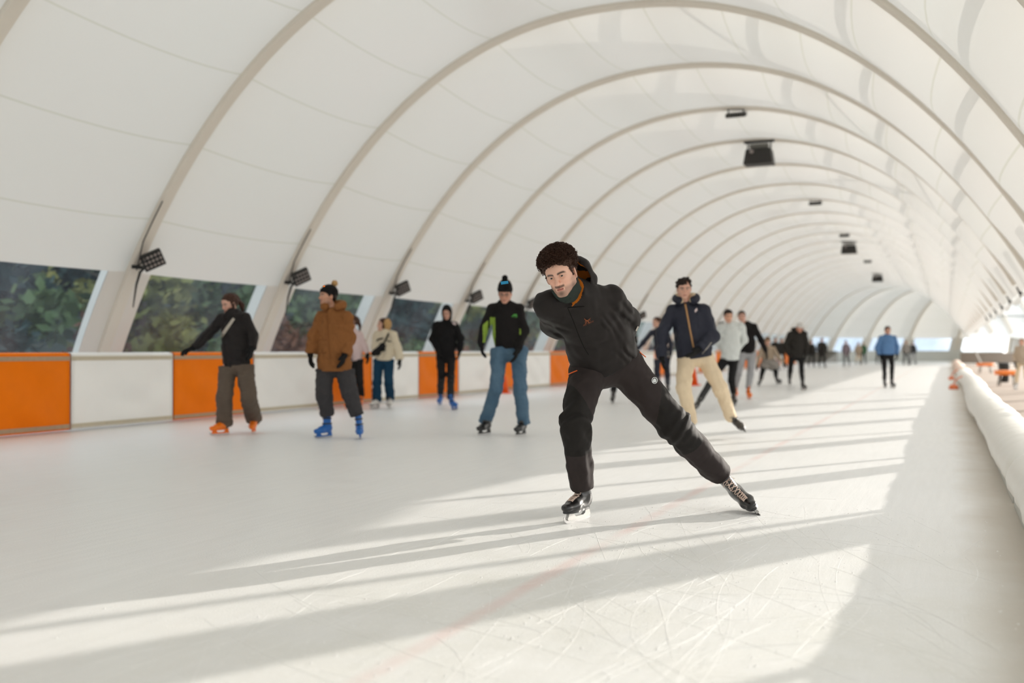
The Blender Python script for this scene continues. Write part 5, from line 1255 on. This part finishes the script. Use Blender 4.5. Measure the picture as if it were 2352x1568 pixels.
    stripe('pocket_edge', bv, [(1613, 812), (1634, 786)], .004, M['strap_grey'], root, .002)
    hood_down(root, tj(root), M['j_navy'], .008, M['fleece'], 1.12, .13)
    # ---- woman in white top
    root, fr, lo, hi = px_person('woman in white pullover and black leggings, hands behind her, one leg pushing out', (1686, 931),
        dict(head=(1673, 725, -.05), shR=(1658, 752, .03), shL=(1702, 750, -.02), elR=(1648, 785, .10), wrR=(1672, 808, .26), elL=(1709, 780, .12), wrL=(1688, 806, .28), hipR=(1666, 824, 0), hipL=(1686, 824, 0), knR=(1634, 874, -.12), knL=(1680, 874, -.16)),
        (.02, .97, -.22), (.0, .2, .97), dict(h=.009, female=True, skin=(218, 168, 142), hair='bun', hairmat=M['hair_dark'], top=dict(name='pullover', mat=M['j_white'], arm=.080, chest=.172, hem=.170, waist=.172, drop=.03, fold=.010), pants=dict(name='leggings', mat=M['p_black'], r=(.094, .066, .052), fold=.003), gloves=M['glove'], skates=SKDG, seed=17),
        dict(R=((1590, 945), (-.55, .80, -.15), (.50, .05, .85)), L=((1686, 931), (0, 1, 0))))
    # ---- man in black top and grey joggers
    px_person('man in black sweater and grey joggers with orange skates behind the white pullover', (1706, 915),
        dict(head=(1704, 726, 0), shR=(1700, 752, .05), shL=(1732, 750, -.02), elR=(1697, 782, .05), wrR=(1700, 806, 0), elL=(1748, 780, -.02), wrL=(1759, 806, -.03), hipR=(1706, 812, 0), hipL=(1727, 812, 0), knR=(1696, 855, -.05), knL=(1724, 855, -.08)),
        (-.15, .98, 0), (-.04, 0, 1), dict(h=.010, skin=(210, 164, 146), hair='short', hairmat=M['hair_dark'], top=dict(name='sweater', mat=M['sw_black'], arm=.066, chest=.17, hem=.165, drop=.0), pants=dict(name='joggers', mat=M['p_grey'], r=(.100, .076, .058)), gloves=M['glove'], skates=SKOR, hdL=(.3, 0, -1), seed=19),
        dict(R=((1690, 912), (-.1, 1, 0)), L=((1720, 916), (.05, 1, 0))))
    # ---- bending skater with a flaring grey coat
    root, fr, lo, hi = px_person('bent-over skater in flaring grey coat and black leggings, legs wide apart', (1765, 886),
        dict(head=(1763, 783, -.25), shR=(1750, 800, -.12), shL=(1776, 800, -.12), elR=(1743, 820, -.1), wrR=(1739, 838, -.05), elL=(1786, 818, -.1), wrL=(1800, 832, -.05), hipR=(1756, 832, .1), hipL=(1774, 832, .1), knR=(1751, 855, -.1), knL=(1782, 855, -.1)),
        (0, .85, -.5), (0, .5, .85), dict(h=.012, female=True, hair='bob', hairmat=M['hair_light'], top=dict(name='coat', mat=M['beige_coat'], arm=.062, chest=.15, hem=.24, waist=.17, drop=.05), pants=dict(mat=M['p_black'], r=(.088, .066, .055)), gloves=M['glove'], skates=SKK, seed=23),
        dict(R=((1742, 887), (-.4, .9, 0), (.3, 0, 1)), L=((1789, 881), (.4, .9, 0), (-.3, 0, 1))))
    c0 = tj(root); rx, fw, up, ct, pv = tvec(c0)
    f = field([C(pv+up*.08, pv-UP*.10+RGT*.12-FWD*.1, .15, .16, sm=.1), C(pv+up*.08, pv-UP*.10-RGT*.14-FWD*.1, .15, .14, sm=.1)], [folds(.018, 28, 3)]); sdf_mesh('coat_skirt', f, *bounds_of([pv], .5), .013, M['grey_fur'], root)
    # ---- dark skater with white hat
    root, fr, lo, hi = px_person('skater in black hooded coat and white knitted hat looking down to the side', (1832, 892),
        dict(head=(1837, 752, -.10), shR=(1815, 768, .03), shL=(1847, 766, -.02), elR=(1805, 793, .03), wrR=(1812, 815, -.02), elL=(1853, 792, 0), wrL=(1851, 815, -.03), hipR=(1819, 819, 0), hipL=(1840, 819, 0), knR=(1815, 852, -.08), knL=(1841, 853, -.08)),
        (.35, .75, -.55), (.15, .5, .85), dict(h=.012, skin=(206, 150, 126), top=dict(name='coat', mat=M['dark_coat'], arm=.082, chest=.18, hem=.18, waist=.18, drop=.03, fold=.012), pants=dict(name='leggings', mat=M['p_black'], r=(.086, .066, .050)), gloves=M['glove'], skates=SKK, seed=25),
        dict(R=((1814, 886), (-.2, .95, 0)), L=((1845, 895), (.2, .95, 0))))
    beanie_obj(root, fr, M['white_knit'], .010); hood_down(root, tj(root), M['dark_coat'], .012, None, 1.2)
    # ---- far skaters
    def far(label, u, vf, hgt, top, pants, hairm, hair='short', face=(0, 1, 0), wide=1.0, h=.016, drop=.05, skates=SKK, skin=(204, 156, 134), lean=0.0, coat=None, spread=1.0, arm=1.0, grp='distant skaters', z0=0.0, beanie=None):
        p = on_ground(u, vf); D = depth_of(p); p.z = z0; s = hgt/1.75; J = {}; R_ = random.Random(int(u)); fw = cv(*face).normalized(); fw.z = 0; fw.normalize(); rt = fw.cross(UP)
        def q(x, y, z): return p+rt*x*s+fw*(y*s+lean*max(0, z-.9)*.5)+UP*(z*s)
        J['head'] = q(0, .02, 1.66); st = .10*spread
        for k, sg in (('L', -1), ('R', 1)):
            J['sh'+k] = q(sg*.165*wide, 0, 1.44); J['el'+k] = q(sg*(.225*wide+.03*arm), -.03, 1.17); J['wr'+k] = q(sg*(.215*wide+.05*(arm-1)), .06, .95); J['hip'+k] = q(sg*.095, 0, .96)
            J['kn'+k] = q(sg*(.09+st*.45), .05, .58+R_.uniform(-.01, .01)); J['fp'+k] = q(sg*(.07+st), R_.uniform(-.12, .12), 0); J['ft'+k] = (fw+rt*sg*.15).normalized(); J['an'+k] = J['fp'+k]-J['ft'+k]*.040*s+UP*.242*s
        r = person(label, J, fw-UP*.1, UP, dict(h=h, sc=s, detail=h < .015, skin=skin, hair=hair if not beanie else None, hairmat=hairm, top=dict(name=coat or 'jacket', mat=top, arm=.068, chest=.165*wide*s, hem=.17*wide*s, waist=.16*wide*s, drop=drop), pants=dict(mat=pants, r=(.088, .066, .055)), gloves=M['glove'], skates=skates, seed=int(u) % 90), grp)
        if beanie: beanie_obj(r[0], r[1], beanie, .014)
        return r
    far('person in blue pullover and dark shorts over leggings skating alone on the right', 2039, 890, 1.70, M['blue_top'], M['p_black'], M['hair_dark'], h=.013, drop=.0, wide=1.18, spread=.5)
    far('dark-clothed skater just left of the blue pullover, half hidden by it', 2018, 836, 1.74, M['dark_coat'], M['p_black'], M['hair_dark'], drop=.1)
    far('dark skater with light face between the bent skater and the white hat', 1795, 846, 1.72, M['dark_coat'], M['p_black'], M['hair_brown'])
    far('dark skater close behind the bent-over skater with the grey coat', 1781, 850, 1.70, M['dark_coat'], M['p_grey'], M['hair_dark'])
    far('dark figure right behind the shoulder of the white-hat skater', 1864, 843, 1.66, M['dark_coat'], M['p_black'], M['hair_dark'])
    far('distant skater in long dark coat, first one right of the white hat', 1888, 844, 1.78, M['dark_coat'], M['p_black'], M['hair_brown'], drop=.30, coat='long_coat', wide=1.15)
    far('distant skater in mauve coat leaning left before the dark end board', 1944, 842, 1.66, M['mauve'], M['p_char'], M['hair_brown'], lean=.2, face=(-.6, .8, 0), drop=.2)
    far('distant skater in beige coat left of the blue pullover', 1972, 837, 1.62, M['beige_coat'], M['p_beige'], M['hair_brown'], 'bob', drop=.3, coat='long_coat')
    far('distant skater in green coat beside the beige coat', 1983, 835, 1.66, M['green_coat'], M['p_black'], M['hair_dark'], drop=.2)
    far('distant skater in grey coat, right of the blue pullover', 2081, 838, 1.72, M['grey_fur'], M['p_char'], M['hair_light'], wide=1.2, drop=.1)
    far('distant skater in dark grey beside the grey coat, further right', 2097, 836, 1.66, M['p_char'], M['p_grey'], M['hair_dark'])
    far('lone distant figure in grey-green before the pale end board', 2192, 829, 1.66, M['olive_coat'], M['p_grey'], M['hair_dark'], drop=.3, coat='long_coat')
    p = Vector((1.85, 30.6, 0)); u, v = to_px(np.array([list(p)], f32))
    far('person in pale beige standing outside on the terrace right of the padded roll', float(u[0]), float(v[0]), 1.34, M['beige_coat'], M['p_beige'], M['hair_light'], h=.013, face=(-.6, .6, 0), grp='people outside', skates=SKW)
def side_panel(P):
    # lime strips down the flanks and the inside of the sleeves
    u, v = to_px(P); a = (u > 1125) & (u < 1137.5) & (v > 728) & (v < 792); b = (u > 1106) & (u < 1121) & (v > 745-.9*(u-1110)) & (v < 787) & (u > 1109); c = (u > 1193) & (u < 1196.5) & (v > 755) & (v < 768); d = (u > 1207.5) & (v > 780) & (v < 792)
    return ((a & (u-1125 > (v-728)*.02)) | b | c | d).astype(int)
def tj(root): return PJ[root.name]
PJ = {}
_person = person
def person(label, J, face, headup, o, group='skaters'):
    r = _person(label, J, face, headup, o, group); PJ[r[0].name] = J; return r
def spectacles(root, fr):
    mb = MB()
    for x in (1, -1):
        mb.tube([fr.p(x*.031+.020*math.cos(t), .099, -.002+.015*math.sin(t)) for t in np.linspace(0, 2*PI, 15)], .0018, 5); mb.tube([fr.p(x*.051, .098, .004), fr.p(x*.078, .0, -.002)], .0018, 5)
    mb.tube([fr.p(-.012, .101, .002), fr.p(0, .104, .006), fr.p(.012, .101, .002)], .0018, 5); mb.build('spectacles', M['glass'], root, True)
go()
